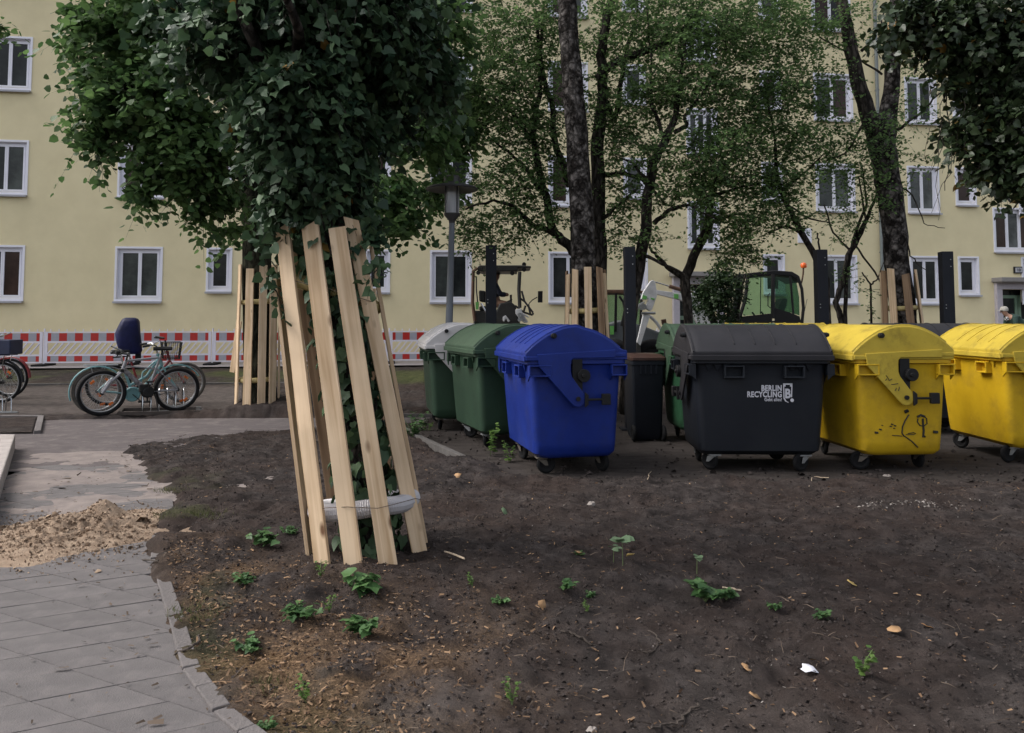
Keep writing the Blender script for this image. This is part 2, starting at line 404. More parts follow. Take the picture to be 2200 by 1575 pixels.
q=gp(650,1420); chip=np.exp(-(((XX-q.x)/.75)**2+((YY-q.y)/.75)**2))*np.clip((fbm(XX,YY,.35,91,4)-.35)*4,0,1)*.8
chip=np.maximum(chip,np.exp(-((sdp+.35)/.3)**2)*np.clip((5.6-YY)/1.2,0,1)*np.clip((fbm(XX,YY,.3,95,4)-.4)*5,0,1)*.75)
for nm,a in (('pale',pale),('green',green),('chip',chip)):
    at=me.attributes.new(nm,'FLOAT','POINT'); at.data.foreach_set('value',a.ravel().astype(np.float32))
ground=obj('ground',me,None) if False else bpy.data.objects.new('ground',me); COL.objects.link(ground); ground['kind']='structure'
def gz(x,y):               # ground height by lookup
    i=int(np.clip(np.searchsorted(ys,y),1,ny-1)); j=int(np.clip(np.searchsorted(xs,x),1,nx-1))
    return float(h[i-1:i+1,j-1:j+1].max())

# slabs of the path (individual stones), far path sheet, kerb stones
def clip_poly(subj,clip):
    out=subj
    for i in range(len(clip)):
        a=clip[i];b=clip[(i+1)%len(clip)]; inp_=out; out=[]
        if not inp_: break
        ins=lambda p:(b[0]-a[0])*(p[1]-a[1])-(b[1]-a[1])*(p[0]-a[0])>=0
        for k in range(len(inp_)):
            p=inp_[k-1];q_=inp_[k]
            if ins(p)!=ins(q_):
                x1,y1,x2,y2=a[0],a[1],b[0],b[1];x3,y3,x4,y4=p[0],p[1],q_[0],q_[1]
                den=(x1-x2)*(y3-y4)-(y1-y2)*(x3-x4)
                if abs(den)>1e-12:
                    t=((x1-x3)*(y3-y4)-(y1-y3)*(x3-x4))/den; out.append((x1+t*(x2-x1),y1+t*(y2-y1)))
            if ins(q_): out.append(q_)
    return out
paving=thing('paving',None,None); paving['kind']='structure'
c0=gp(150,1442); HW,HDp=.27,.14
subj=[(x,y) for x,y in PATH_NEAR]
def area(p): return abs(sum(p[i-1][0]*p[i][1]-p[i][0]*p[i-1][1] for i in range(len(p))))/2
nslab=0
for j in range(-20,60):
    for i in range(-14,16):
        if (i+j)%2: continue
        cx=c0.x+i*HW; cy=c0.y+.14+j*HDp
        if not(-4.7<cx<-.2 and 1.9<cy<8.2): continue
        g_=.993
        dm=[(cx-HW*g_,cy),(cx,cy-HDp*g_),(cx+HW*g_,cy),(cx,cy+HDp*g_)]
        if poly_sd(np.array([cx]),np.array([cy]),PATH_NEAR)[0]>.31: pc=dm
        else:
            pc=clip_poly(subj,dm)
            if len(pc)<3 or area(pc)<.006: continue
            pp=[pc[0]]
            for p in pc[1:]:
                if (p[0]-pp[-1][0])**2+(p[1]-pp[-1][1])**2>1e-5: pp.append(p)
            pc=pp
            if len(pc)<3: continue
        if abs(cx/cy)>.78 : continue
        z=.006+rnd.uniform(-.0012,.0015); tx,ty=rnd.uniform(-.005,.005),rnd.uniform(-.005,.005)
        mb=MB(); s_=sum((pc[k-1][0]*pc[k][1]-pc[k][0]*pc[k-1][1]) for k in range(len(pc)))
        if s_<0: pc=pc[::-1]
        top=[(x-cx,y-cy,z+tx*(x-cx)+ty*(y-cy)) for x,y in pc]
        k=.982; n_=len(top)
        tin=[(x*k,y*k,zz+.0) for x,y,zz in top]; tout=[(x,y,zz-.005) for x,y,zz in top]; bot=[(x,y,-.03) for x,y,zz in top]
        mb.add(bot+tout+tin,[tuple(range(2*n_,3*n_))]+[(a,(a+1)%n_,(a+1)%n_+n_,a+n_) for a in range(n_)]+[(a+n_,(a+1)%n_+n_,(a+1)%n_+2*n_,a+2*n_) for a in range(n_)])
        obj('paving_slab',mb,SLAB,paving,loc=(cx,cy,0)); nslab+=1
FARP=mat('dusty_path',(.115,.100,.100),1,.14,3.2,.4,70,spec=.1,coords='Object',dirt=.85,dirtcol=(.20,.175,.165),stretch=(1,2.2,1))
def sheet(name,poly,z,m,res=.25,amp=.006,kind='structure'):
    xs_=[p[0] for p in poly]; ys_=[p[1] for p in poly]
    gx=np.arange(min(xs_),max(xs_)+res,res); gy=np.arange(min(ys_),max(ys_)+res,res)
    mb=MB(); mb.add([(x,y,z) for x,y in poly],[tuple(range(len(poly)))])
    o=obj(name,mb,m); o['kind']=kind; return o
fp=[(-9,7.7)]+[(edge[12].x+.25,7.7)]+[(p.x+.1,p.y) for p in edge[12:]]
fp=[(-9,7.9),(-3.0,7.9),(-2.2,9.0),(-1.9,10.0)]+[(p.x,p.y) for p in edge[-2:]]+PATH[len(edge)+1:-2]+[(-9,11.9)]
fp=[(-9,7.9),(-2.4,7.9),(-2.0,10.2),(-.9,10.45),gp(940,893).to_tuple()[:2],(-2.8,12.15),(-6,12.0),(-9,11.9)]
sheet('footpath',fp,-.002,FARP)
PADM=mat('pad_paving',(.050,.043,.040),.98,.3,3.4,.9,30,spec=.08,dirt=.8,dirtcol=(.032,.026,.023),stretch=(1,2.5,1))
sheet('bin_pad',PAD,.002,PADM)
KERB=mat('kerb_concrete',(.125,.112,.110),.95,.15,10,.4,90,randv=.1,dirt=.4,dirtcol=(.10,.085,.075))
DKERB=mat('old_kerb_concrete',(.085,.078,.074),.95,.2,10,.4,90,randv=.1,dirt=.5,dirtcol=(.045,.038,.033))
def kerb(pts,w,hh,ztop,name='path_kerb',seg=.5,km=None):
    root=thing(name,None,None); root['kind']='structure'
    P=[Vector((p[0],p[1],0)) for p in pts]; acc=0
    for a,b in zip(P[:-1],P[1:]):
        Ln=(b-a).length; k=max(1,round(Ln/seg))
        for i in range(k):
            p=a.lerp(b,i/k); q_=a.lerp(b,(i+1)/k); d=(q_-p).normalized(); p2=p+d*.004; q2=q_-d*.004
            mb=MB(); c=(p2+q2)/2; R=Matrix.Rotation(atan2(d.y,d.x),3,'Z')
            mb.box((0,0,0),((q2-p2).length,w,hh),R@Euler((rnd.uniform(-.02,.02),rnd.uniform(-.01,.01),0)).to_matrix())
            obj('kerb_stone',mb,km or KERB,root,bevel=.006,loc=(c.x,c.y,ztop-hh/2+G0(c.y)+rnd.uniform(-.004,.004)))
    return root
kerb([(p.x+.012,p.y) for p in edge[:10]],.07,.12,.022)
kerb([(-1.55,10.9),(-1.12,9.75),(-.80,9.0),(-.42,8.15)],.07,.25,.075,'bin_pad_kerb',.9,DKERB)
ka,kb,kc=gp(0,899),gp(88,899),gp(80,932)
kerb([(-10,ka.y),(ka.x,ka.y),(kb.x,kb.y),(kc.x,kc.y)],.08,.12,.045,'bed_kerb',.9)
bdm=[(kb.x-.06,kb.y-.04),(kc.x-.06,kc.y),(-9.5,kc.y-.03),(-9.5,kb.y-.04)]
gx,gy=np.meshgrid(np.linspace(-9.5,kb.x-.05,70),np.linspace(kc.y,kb.y-.04,24)); gh=.012+(fbm(gx,gy,.4,71,4)-.4)*.05
gx=gx-(gy.max()-gy)*(kb.x-kc.x)/(kb.y-kc.y)*1.0*(gx>-9.4)
ii=np.arange(70*24).reshape(24,70); o=bpy.data.objects.new('flower_bed_soil',fastmesh('flower_bed_soil',np.stack([gx.ravel(),gy.ravel(),gh.ravel()],1),np.stack([ii[:-1,:-1],ii[:-1,1:],ii[1:,1:],ii[1:,:-1]],-1).reshape(-1,4),SOIL,smooth=True)); COL.objects.link(o); o['kind']='structure'
kerb([(-4.7,12.35),(-2.6,12.25),(-.9,12.2)],.06,.1,.05,'path_back_kerb',.9,DKERB)
kerb([(-11,16.3),(-4.5,16.5)],.07,.12,.05,'yard_kerb',1.0,DKERB)

# raised concrete step at the left edge
mb=MB(); a=gp(32,965); b=gp(0,1072); d_=(b-a).normalized(); a2=a; b2=a+d_*4.2
hst=.17
mb.prism([(a2.x,a2.y,-.02),(b2.x,b2.y,-.02),(b2.x-3,b2.y,-.02),(a2.x-4,a2.y+.05,-.02)],(0,0,hst+.02))
o=obj('concrete_step',mb,mat('pale_concrete',(.36,.32,.30),.9,.12,5,.4,60,dirt=.5,dirtcol=(.2,.17,.15)),bevel=.012); o['kind']='structure'

# far ground in front of the house: paving strip
mb=MB()
A=P0-FD*30; B=P1+FD*30
q1=[A+FN*2.4,B+FN*2.4,B+FN*.0,A+FN*.0]
mb.add([(p.x,p.y,.30) for p in q1],[(0,1,2,3)])
o=obj('house_pavement',mb,mat('pavement_grey',(.24,.22,.22),.9,.1,3,.2,40,dirt=.4,dirtcol=(.14,.12,.11))); o['kind']='structure'

# ---------------------------------------------------------------- sand heap on the path
q=gp(170,1150)
hx=np.arange(-1.25,1.05,.016); hy=np.arange(-1.35,1.5,.02); HX,HY=np.meshgrid(hx,hy)
rr=np.sqrt((HX/.62)**2+(HY/.50)**2); f=fbm(HX,HY,.35,201,5)
pk=gp(213,1115)-q
H=.055*np.exp(-rr**2*1.2)*(.5+f)+.11*np.exp(-(((HX-pk.x-.02)/.11)**2+((HY-pk.y)/.10)**2))+.045*np.exp(-(((HX+.05)/.3)**2+((HY-.02)/.2)**2))
H+=(fbm(HX,HY,.09,211,4)-.5)*.085*np.clip(1.25-rr,0,1)+np.clip(fbm(HX,HY,.05,219,2)-.62,0,1)*.12*np.clip(1.2-rr,0,1)
film=(fbm(HX,HY*1.0,.55,231,5)-.5)*.07-.012*rr**1.1+.015
H=H+film-.004-.05*np.clip(rr-1.55,0,9)
V=np.stack([(HX+q.x).ravel(),(HY+q.y).ravel(),np.clip(H,-.02,1).ravel()],1); n2,n1=HX.shape; ix=np.arange(n1*n2).reshape(n2,n1)
Tq=np.stack([ix[:-1,:-1],ix[:-1,1:],ix[1:,1:],ix[1:,:-1]],-1).reshape(-1,4)
keep=V[:,2][Tq].max(1)>.0
SHX,SHY,SHH=hx+q.x,hy+q.y,H.copy()
def sm_sand_lookup(x,y):
    i=np.clip(np.searchsorted(SHY,y),0,len(SHY)-1); j=np.clip(np.searchsorted(SHX,x),0,len(SHX)-1); return np.clip(SHH[i,j],.006,1)
SAND=mat('sand',(.27,.19,.135),1,.2,9,.8,120,spec=.1,col2=(.38,.29,.215))
sm=fastmesh('sand_heap',V,Tq[keep],SAND,smooth=True); o=bpy.data.objects.new('sand_heap',sm); COL.objects.link(o)
tag(o,'heap of yellow sand spilled across the slab path','sand heap')
# trodden dust film farther up the path
hx=np.arange(-1.9,1.55,.03); hy=np.arange(-1.0,2.6,.03); HX,HY=np.meshgrid(hx,hy); q=gp(190,1085)
Hd=(fbm(HX*1.0,HY*1.6,.9,301,5)-.43)*.07; Hd-=.03*np.clip(np.abs(HX)-1.2,0,9); Hd-=.04*np.clip(-.2-HY,0,9)
Hd=np.minimum(Hd,.012)
V=np.stack([(HX+q.x).ravel(),(HY+q.y).ravel(),np.clip(Hd+.006,-.02,1).ravel()],1); n2,n1=HX.shape; ix=np.arange(n1*n2).reshape(n2,n1)
Tq=np.stack([ix[:-1,:-1],ix[:-1,1:],ix[1:,1:],ix[1:,:-1]],-1).reshape(-1,4); keep=V[:,2][Tq].max(1)>.0
DUST=mat('path_dust',(.20,.172,.165),1,.16,5,.5,90,spec=.1,col2=(.27,.23,.21))
sm=fastmesh('sand_film',V,Tq[keep],DUST,smooth=True); o=bpy.data.objects.new('path_sand_film',sm); COL.objects.link(o); o['kind']='stuff'; o['label']='thin pale sand and dust trodden over the path'

# ---------------------------------------------------------------- apartment house
house=thing('apartment_building','long yellow rendered apartment block with white framed windows','building',P0,FROT)
# columns: (u0,u1 at ground floor, kind, floors)
cols=[(-50,44,'d'),(248,342,'d'),(445,492,'s'),(787,833,'s'),(927,1009,'d'),(1182,1262,'d'),(1345,1389,'s'),(1645,1685,'s'),(1762,1841,'d'),(1961,2024,'d2'),(2065,2104,'s')]
wins=[]     # s0,s1,z0,z1,kind,floor
ZB,ZT,SH=2.04,3.45,2.90
for u0,u1,k in cols:
    a,b=s_of(u0),s_of(u1)
    for f_ in range(5):
        zb=ZB if k!='s' else ZB+.28
        wins.append((a,b,zb+SH*f_,ZT+SH*f_,k,f_))
for u0,u1 in ((1483,1545),(2144,2232)):
    a,b=s_of(u0),s_of(u1)
    for f_ in range(4): wins.append((a,b,3.72+SH*f_,5.12+SH*f_-.06,'t',f_))
# beyond the frame, right and left
for ds in (-13.2,-9.5,-7.4,30.5,33.2,36.5): 
    for f_ in range(5): wins.append((ds,ds+1.2,ZB+SH*f_,ZT+SH*f_,'d',f_))
doors=[(s_of(1458),s_of(1540),.3,2.55),(s_of(2150),s_of(2262),.3,2.45)]
S0,S1,ZTOP=-17.0,42.0,15.6
sb=sorted({S0,S1,*[w[0] for w in wins],*[w[1] for w in wins],*[d[0] for d in doors],*[d[1] for d in doors]})
zb_=sorted({.2,ZTOP,*[w[2] for w in wins],*[w[3] for w in wins],*[d[2] for d in doors],*[d[3] for d in doors]})
rects=[w[:4] for w in wins]+[d for d in doors]
mb=MB(); DEP=.14
for i in range(len(sb)-1):
    for j in range(len(zb_)-1):
        cs,cz=(sb[i]+sb[i+1])/2,(zb_[j]+zb_[j+1])/2
        if any(r[0]<cs<r[1] and r[2]<cz<r[3] for r in rects): continue
        mb.add([(sb[i],0,zb_[j]),(sb[i+1],0,zb_[j]),(sb[i+1],0,zb_[j+1]),(sb[i],0,zb_[j+1])],[(0,1,2,3)])
for r in rects:
    a,b,c,d=r; dp=DEP if r not in doors else .35
    mb.add([(a,0,c),(a,dp,c),(a,dp,d),(a,0,d)],[(0,1,2,3)]); mb.add([(b,0,c),(b,dp,c),(b,dp,d),(b,0,d)],[(3,2,1,0)])
    mb.add([(a,0,d),(b,0,d),(b,dp,d),(a,dp,d)],[(3,2,1,0)]); mb.add([(a,0,c),(b,0,c),(b,dp,c),(a,dp,c)],[(0,1,2,3)])
mb.box(((S0+S1)/2,6,8),(S1-S0,11.0,15.2))     # body of the house behind the front wall
obj('wall',mb,WALL,house)
mb=MB(); mb.prism([(S0-.3,-.45,15.6),(S0-.3,12.2,15.6),(S0-.3,6,18.6)],(S1-S0+.6,0,0)); obj('roof',mb,mat('roof_tiles',(.16,.07,.05),.8,.2,6),house)
mb=MB(); mb.box(((S0+S1)/2,-.32,15.52),(S1-S0+.6,.24,.14)); obj('gutter',mb,SILLM,house)
wm={}
def win_parts(w,hh,k,fl):
    key=(round(w,2),round(hh,2),k)
    if key in wm: return wm[key]
    sur=MB(); t=.055
    for (x0,x1,z0,z1) in ((-t,0,-t,hh+t),(w,w+t,-t,hh+t),(0,w,hh,hh+t),(0,w,-t,0)):
        sur.box(((x0+x1)/2,-.004,(z0+z1)/2),(x1-x0,.03,z1-z0))
    # white reveal lining
    for (x0,x1,z0,z1) in ((0,.012,0,hh),(w-.012,w,0,hh),(.012,w-.012,hh-.012,hh)):
        sur.box(((x0+x1)/2,.07,(z0+z1)/2),(x1-x0,.115,z1-z0))
    fr=MB(); ft=.06
    def rect(x0,x1,z0,z1,tt,y,d):
        for (a,b,c,e) in ((x0,x0+tt,z0,z1),(x1-tt,x1,z0,z1),(x0+tt,x1-tt,z1-tt,z1),(x0+tt,x1-tt,z0,z0+tt)):
            fr.box(((a+b)/2,y,(c+e)/2),(b-a,d,e-c))
    rect(.012,w-.012,0,hh-.012,ft,.12,.05)
    n={'d':2,'d2':2,'s':1,'t':3}[k]; iw=(w-.024-2*ft)/n; panes=[]
    for i in range(n):
        x0=.012+ft+i*iw; x1=x0+iw; c=.045
        rect(x0+.002,x1-.002,ft+.002,hh-ft-.014,c,.108,.05)
        p=MB(); p.add([(x0+c,.115,ft+c),(x1-c,.115,ft+c),(x1-c,.115,hh-ft-c-.012),(x0+c,.115,hh-ft-c-.012)],[(0,1,2,3)])
        panes.append(p)
    si=MB(); si.box((w/2,-.05,-.075),(w+.12,.13,.03)); si.box((w/2,-.105,-.09),(w+.12,.012,.05))
    r=(sur.mesh('window',WHITEP),fr.mesh('window_frame',WHITEP),[p.mesh('window_pane',PANE[0]) for p in panes],si.mesh('window_sill',SILLM))
    wm[key]=r; return r
for (a,b,c,d,k,fl) in wins:
    sur,fr,ps,si=win_parts(b-a,d-c,k,fl)
    w=obj('window',sur,None,house) if False else bpy.data.objects.new('window',sur); COL.objects.link(w); w.parent=house; w.location=(a,0,c)
    f1=bpy.data.objects.new('window_frame',fr); COL.objects.link(f1); f1.parent=w
    s1=bpy.data.objects.new('window_sill',si); COL.objects.link(s1); s1.parent=w
    pm=rnd.choices(PANE,[5,1.2,1.0,2.0])[0]
    for p in ps:
        o=bpy.data.objects.new('window_pane',p); COL.objects.link(o); o.parent=w
        pm2=pm if rnd.random()<.7 else rnd.choice(PANE)
        if pm2 is not PANE[0]:
            o.material_slots[0].link='OBJECT'; o.material_slots[0].material=pm2
# doors with surrounds
DOORG=mat('door_green',(.16,.25,.18),.5,.1,5)
for i,(a,b,c,d) in enumerate(doors):
    mb=MB(); jw=.2
    mb.box((a-jw/2,-.06,(c+d)/2),(jw,.14,d-c)); mb.box((b+jw/2,-.06,(c+d)/2),(jw,.14,d-c)); mb.box(((a+b)/2,-.06,d+.11),(b-a+2*jw,.14,.22))
    o=obj('door_surround',mb,LILAC,house,bevel=.01)
    mb=MB(); mb.box(((a+b)/2,-.2,d+.30),(b-a+2*jw+.16,.5,.14)); mb.box(((a+b)/2,-.16,d+.215),(b-a+2*jw+.06,.4,.03)); obj('door_canopy',mb,GREYST,house,bevel=.01)
    mb=MB(); w=b-a; y=.30
    mb.box(((a+b)/2,y+.03,(c+d)/2),(w,.04,d-c))
    o=obj('door_recess',mb,DARKP,house)
    mb=MB(); x0,x1=a+.04,b-.22
    mid=(x0+x1)/2
    for (p,q_) in ((x0,mid-.01),(mid+.01,x1)):
        tt=.10; z0,z1=c+.02,d-.18
        for (e,f_,g,h_) in ((p,p+tt,z0,z1),(q_-tt,q_,z0,z1),(p+tt,q_-tt,z1-tt,z1),(p+tt,q_-tt,z0,z0+.9),(p+tt,q_-tt,z1-.9,z1-.78)):
            mb.box(((e+f_)/2,y-.02,(g+h_)/2),(f_-e,.05,h_-g))
    o=obj('door',mb,DOORG,house)
    for (p,q_) in ((x0,mid-.01),(mid+.01,x1)):
        m2=MB(); m2.box(((p+q_)/2,y-.01,(c+d)/2+.35),(q_-p-.2,.01,1.4)); obj('door_glass',m2,PANE[0],o)
# number plate 10 and blank white plate
def text_mesh(body,size,name,parent,loc,rot,m,bold=0.0,align='LEFT',ext=.002,sx=1,spc=1.0):
    cu=bpy.data.curves.new(name,'FONT'); cu.body=body; cu.size=size; cu.extrude=ext; cu.offset=bold; cu.align_x=align; cu.space_character=spc; cu.fill_mode='BOTH'; cu.resolution_u=3
    tmp=bpy.data.objects.new('tmp_text',cu); COL.objects.link(tmp); cu.materials.append(m)
    me=bpy.data.meshes.new_from_object(tmp); bpy.data.objects.remove(tmp)
    o=bpy.data.objects.new(name,me); COL.objects.link(o); o.parent=parent; o.location=loc; o.rotation_euler=rot; o.scale=(sx,1,1); return o
a=s_of(2181); b=s_of(2198)
zt=3.08; mb=MB(); mb.box(((a+b)/2,-.03,zt),(b-a,.05,.215)); pl=obj('house_number_sign',mb,DARKP,house)
mb=MB(); mb.box(((a+b)/2,-.06,zt),(b-a-.06,.012,.15)); obj('sign_face',mb,mat('sign_face_grey',(.42,.42,.45),.5),pl)
text_mesh('10',.14,'lettering',pl,((a+b)/2,-.069,zt-.05),(pi/2,0,0),DARKP,.003,'CENTER')
a=s_of(1717); b=s_of(1746); mb=MB(); mb.box(((a+b)/2,-.03,4.1),(b-a,.05,.46)); wp=obj('white_wall_sign',mb,WHITEP,house)
mb=MB()
for (x0,z0,x1,z1) in ((-.11,.17,-.06,.05),(-.06,.05,-.04,-.03),(-.02,.12,0,.09),(.03,.15,.06,.05),(.06,.16,.10,.13),(.10,.13,.09,.03),(-.12,.12,-.04,.1),(.02,.06,.1,.07)):
    mb.bar(((a+b)/2+x0,-.057,4.1+z0),((a+b)/2+x1,-.057,4.1+z1),.022,.004,(0,1,0))
obj('sign_ornament',mb,mat('faded_blue_print',(.22,.24,.30),.7),wp)
# downpipe
sd=s_of(1894); mb=MB(); mb.tube([(sd,-.11,.3),(sd,-.11,15.5)],.055,10)
for z in (1.2,3.6,6.2,8.8,11.4,14): mb.tube([(sd,-.11,z-.02),(sd,-.11,z+.02)],.065,10); mb.box((sd,-.05,z),(.03,.1,.03))
obj('downpipe',mb,mat('zinc_green_grey',(.17,.19,.19),.5,.15,6),house,smooth=True)

# ---------------------------------------------------------------- safety barriers
def barrier_proto():
    root=thing('safety_barrier','x','barrier',(0,0,0),FROT,'red and white safety barriers along the house')
    Lp=2.05; b=MB()
    b.box((Lp/2,0,.905),(Lp-.06,.035,.03)); b.box((Lp/2,0,.655),(Lp-.06,.035,.045)); b.box((Lp/2,0,.32),(Lp-.06,.035,.045)); b.box((Lp/2,0,.135),(Lp-.06,.035,.03))
    for x in (.05,Lp-.05): b.box((x,0,.52),(.07,.04,.80))
    for i in range(10):
        x=.15+i*(Lp-.3)/9; b.tube([(x,0,.915),(x,0,.985)],.014,6)
    obj('frame',b,BARW,root)
    sl=MB(); sl.bar((0,0,0),(.24,0,.30),.030,.045,(0,1,0)); sm=sl.mesh('slat',BARW)
    for i in range(12):
        o=bpy.data.objects.new('slat',sm); COL.objects.link(o); o.parent=root; o.location=(.08+i*.15,0,.34)
    up=MB(); lo=MB(); wd=(Lp-.14)/10; x=.07
    for i in range(11):
        w=wd/2 if i in (0,10) else wd
        for (bb,z,hh) in ((up,.78,.205),(lo,.225,.14)):
            bb.cm=1 if i%2==0 else 0
            bb.box((x+w/2,-.001,z),(w,.028,hh))
        x+=w
    obj('upper_stripe_board',up,[GREYR,RED],root); obj('lower_stripe_board',lo,[GREYR,RED],root)
    p=MB(); p.tube([(0,0,.03),(0,0,1.0)],.022,8); obj('support_post',p,BARW,root)
    ft=MB(); ft.box((0,0,.05),(.3,.78,.1)); obj('foot',ft,RUBBER,root,bevel=.02)
    return root
proto=barrier_proto(); OFFB=1.35
def place_barrier(o,s):
    p=P0+FD*s+FN*OFFB; o.location=(p.x,p.y,.14+.14*min(1,max(0,(p.y-18)/4)) if False else float(G0(p.y)))
sA=s_of(97,OFFB); sB=s_of(837,OFFB)
run=[sA+2.07*k for k in (-2,-1,0,1,2,3)]+[sB-2.07*1,]+[sB+2.07*k for k in range(0,6)]
lab=['cut by the frame edge behind the parked bicycles','seen above the two bicycles at the frame edge','behind the dark basket bicycle end','behind the child seat and handlebars','just left of the linden trunk guard','hidden behind the linden tree','behind the ivy trunk guard','between ivy trunk guard and white lidded bin','behind the lamp post and loader','behind the small loader','behind the birch trunk guard','behind the excavator arm','behind the excavator cab']
for i,s in enumerate(run):
    o=proto if i==0 else copy_tree(proto)
    o['label']='red and white plastic safety barrier '+lab[i]; place_barrier(o,s)
# ---------------------------------------------------------------- large waste containers
W_,D_=1.34,1.00
def rrect(x0,x1,y0,y1,r,z,n=4):
    out=[]
    for cx,cy,a0 in ((x1-r,y1-r,0),(x0+r,y1-r,pi/2),(x0+r,y0+r,pi),(x1-r,y0+r,1.5*pi)):
        for k in range(n+1):
            a=a0+pi/2*k/n; out.append((cx+r*cos(a),cy+r*sin(a),z))
    return out
def front_y(z): # y of the front wall at height z
    return float(np.interp(z,[.3,.6,.9,1.06],[.10,.075,.055,.048]))
def end_x(z):
    return float(np.interp(z,[.3,.6,.9,1.06],[.075,.057,.04,.033]))
def bin_proto(bodym,lidm,key,scuffs=False,ribs=True):
    root=thing('waste_container','x','waste container')
    b=MB(); rings=[]
    for z,ex,fy,by in ((.155,.16,.22,.14),(.165,.12,.17,.10),(.21,.085,.11,.075),(.30,.075,.10,.07),(.60,.057,.075,.055),(.9,.04,.055,.04),(1.06,.033,.048,.034),(1.075,.025,.04,.03)):
        rings.append(rrect(ex,W_-ex,fy,D_-by,.075 if z>.2 else .09,z))
    b.loft(rings)
    body=obj('body',b,bodym,root,smooth=True)
    r=MB()   # rim with flange
    r.loft([rrect(.022,W_-.022,.036,D_-.026,.07,1.055),rrect(0,W_,.0,D_+.01,.07,1.065),rrect(0,W_,.0,D_+.01,.07,1.115),rrect(.02,W_-.02,.02,D_-.01,.07,1.12)])
    obj('rim',r,bodym,root,smooth=True)
    # corner lifting pockets on the ends + front handle pockets
    for ex,sx in ((0,-1),(W_,1)):
        for y0,y1 in ((.02,.24),(.84,1.0)):
            m=MB(); x=ex+sx*.0; t=.014
            m.box((x,(y0+y1)/2,1.05),(.07,y1-y0,t)); m.box((x,(y0+y1)/2,.955),(.07,y1-y0,t)); m.box((x,y0+t/2,1.0),(.07,t,.1)); m.box((x,y1-t/2,1.0),(.07,t,.1))
            m.box((x-sx*.03,(y0+y1)/2,1.0),(.012,y1-y0-.03,.09))
            m.prism([(x-sx*.035,y0,.95),(x+sx*.02,y0,.95),(x-sx*.035,y0,.90)],(0,.015,0)); m.prism([(x-sx*.035,y1,.95),(x+sx*.02,y1,.95),(x-sx*.035,y1,.90)],(0,-.015,0))
            obj('lifting_pocket',m,bodym,root,bevel=.004)
    for cx in (.40,.98):
        m=MB(); w=.20;y=front_y(1.0)-.028
        m.box((cx,y,1.035),(w,.07,.014)); m.box((cx,y,.93),(w,.07,.016)); m.box((cx-w/2+.01,y,.98),(.018,.07,.1)); m.box((cx+w/2-.01,y,.98),(.018,.07,.1))
        obj('front_handle',m,bodym,root,bevel=.005)
    for cx in [i*.085+.16 for i in range(3)]+[i*.085+.96 for i in range(3)]:
        m=MB(); m.prism([(cx-.035,.022,1.055),(cx+.035,.022,1.055),(cx,.040,.985)],(0,.03,0)); obj('rim_gusset',m,bodym,root)
    # lid: barrel vault with closed ends
    prof=[]
    for k in range(15):
        t=k/14; y=-.012+t*(D_+.02); z=1.135+.30*sin(pi*(t*.94+.03))**.82
        if t>.5: z=z+ (t-.5)*.05
        prof.append((y,z))
    l=MB(); xs_=[(-.012,.86),(0.012,.965),(.05,1.0),(.33,1.0),(.67,1.0),(1.0,1.0),(W_-.05,1.0),(W_-.012,.965),(W_+.012,.86)]
    xs_=[(-.012,1,.012),(.004,1,.0)]+[(x,1,0) for x in (.1,.4,.67,.94,1.24)]+[(W_-.004,1,0),(W_+.012,1,.012)]
    rings=[]
    for x,sc,dz in xs_:
        ring=[(x,y,z-dz) for y,z in prof]+[(x,prof[-1][0],1.10),(x,prof[0][0],1.10)]
        rings.append(ring)
    l.loft([ [Vector(p) for p in r_] for r_ in rings]); 
    lid=obj('lid',l,lidm,root,smooth=True,bevel=.008)
    f=MB()  # lower lip of the lid
    f.box((W_/2,-.016,1.118),(W_+.03,.022,.052)); f.box((-.014,.16,1.120),(.02,.34,.04)); f.box((W_+.014,.16,1.120),(.02,.34,.04)); f.box((-.014,.72,1.150),(.02,.55,.035)); f.box((W_+.014,.72,1.150),(.02,.55,.035))
    obj('lip',f,lidm,lid,bevel=.006)
    if ribs:
        for cx in ((.42,.62,.82,1.02)):
            m=MB(); m.tube([(cx,y,z+.001) for y,z in prof[1:9]],.0075,5); obj('rib',m,lidm,lid)
    for ex in (.006,W_-.006):
        ed=MB(); ed.tube([(ex,y,z+.001) for y,z in prof[0:14]],.010,5); obj('edge_bead',ed,lidm,lid)
    # side arms of the lid
    for ex,sx in ((-.012,-1),(W_+.012,1)):
        m=MB(); pv=(.50,.735); R=.078
        arc=[(pv[0]+R*cos(a),pv[1]+R*sin(a)) for a in [radians(x) for x in (215,240,265,290,315,340,5,30)]]
        poly=[(.10,1.16),(.12,1.04)]+arc+[(.445,.94),(.43,.985),(.43,1.09),(.455,1.12),(.88,1.12),(.88,1.2)]
        x0=ex; m.prism([(x0,y,z) for y,z in poly],(sx*.018,0,0))
        obj('lid_arm',m,lidm,lid,bevel=.006)
        m=MB(); m.disc((ex+sx*.024,pv[0],pv[1]),.022,.02,'x',12); obj('pivot_bolt',m,BLACKP,lid)
        m=MB(); m.disc((ex+sx*.024,.26,1.335),.026,.04,'x',12); m.disc((ex+sx*.035,.26,1.335),.018,.05,'x',10); obj('lid_knob',m,BLACKP,lid)
        m=MB(); x=ex-sx*.005; m.box((x,.50,.96),(.02,.10,.30)); m.disc((x+sx*.03,.555,.955),.062,.045,'x',18); m.disc((x+sx*.055,.545,.955),.02,.03,'x',10); obj('damper',m,BLACKP,root,bevel=.004)
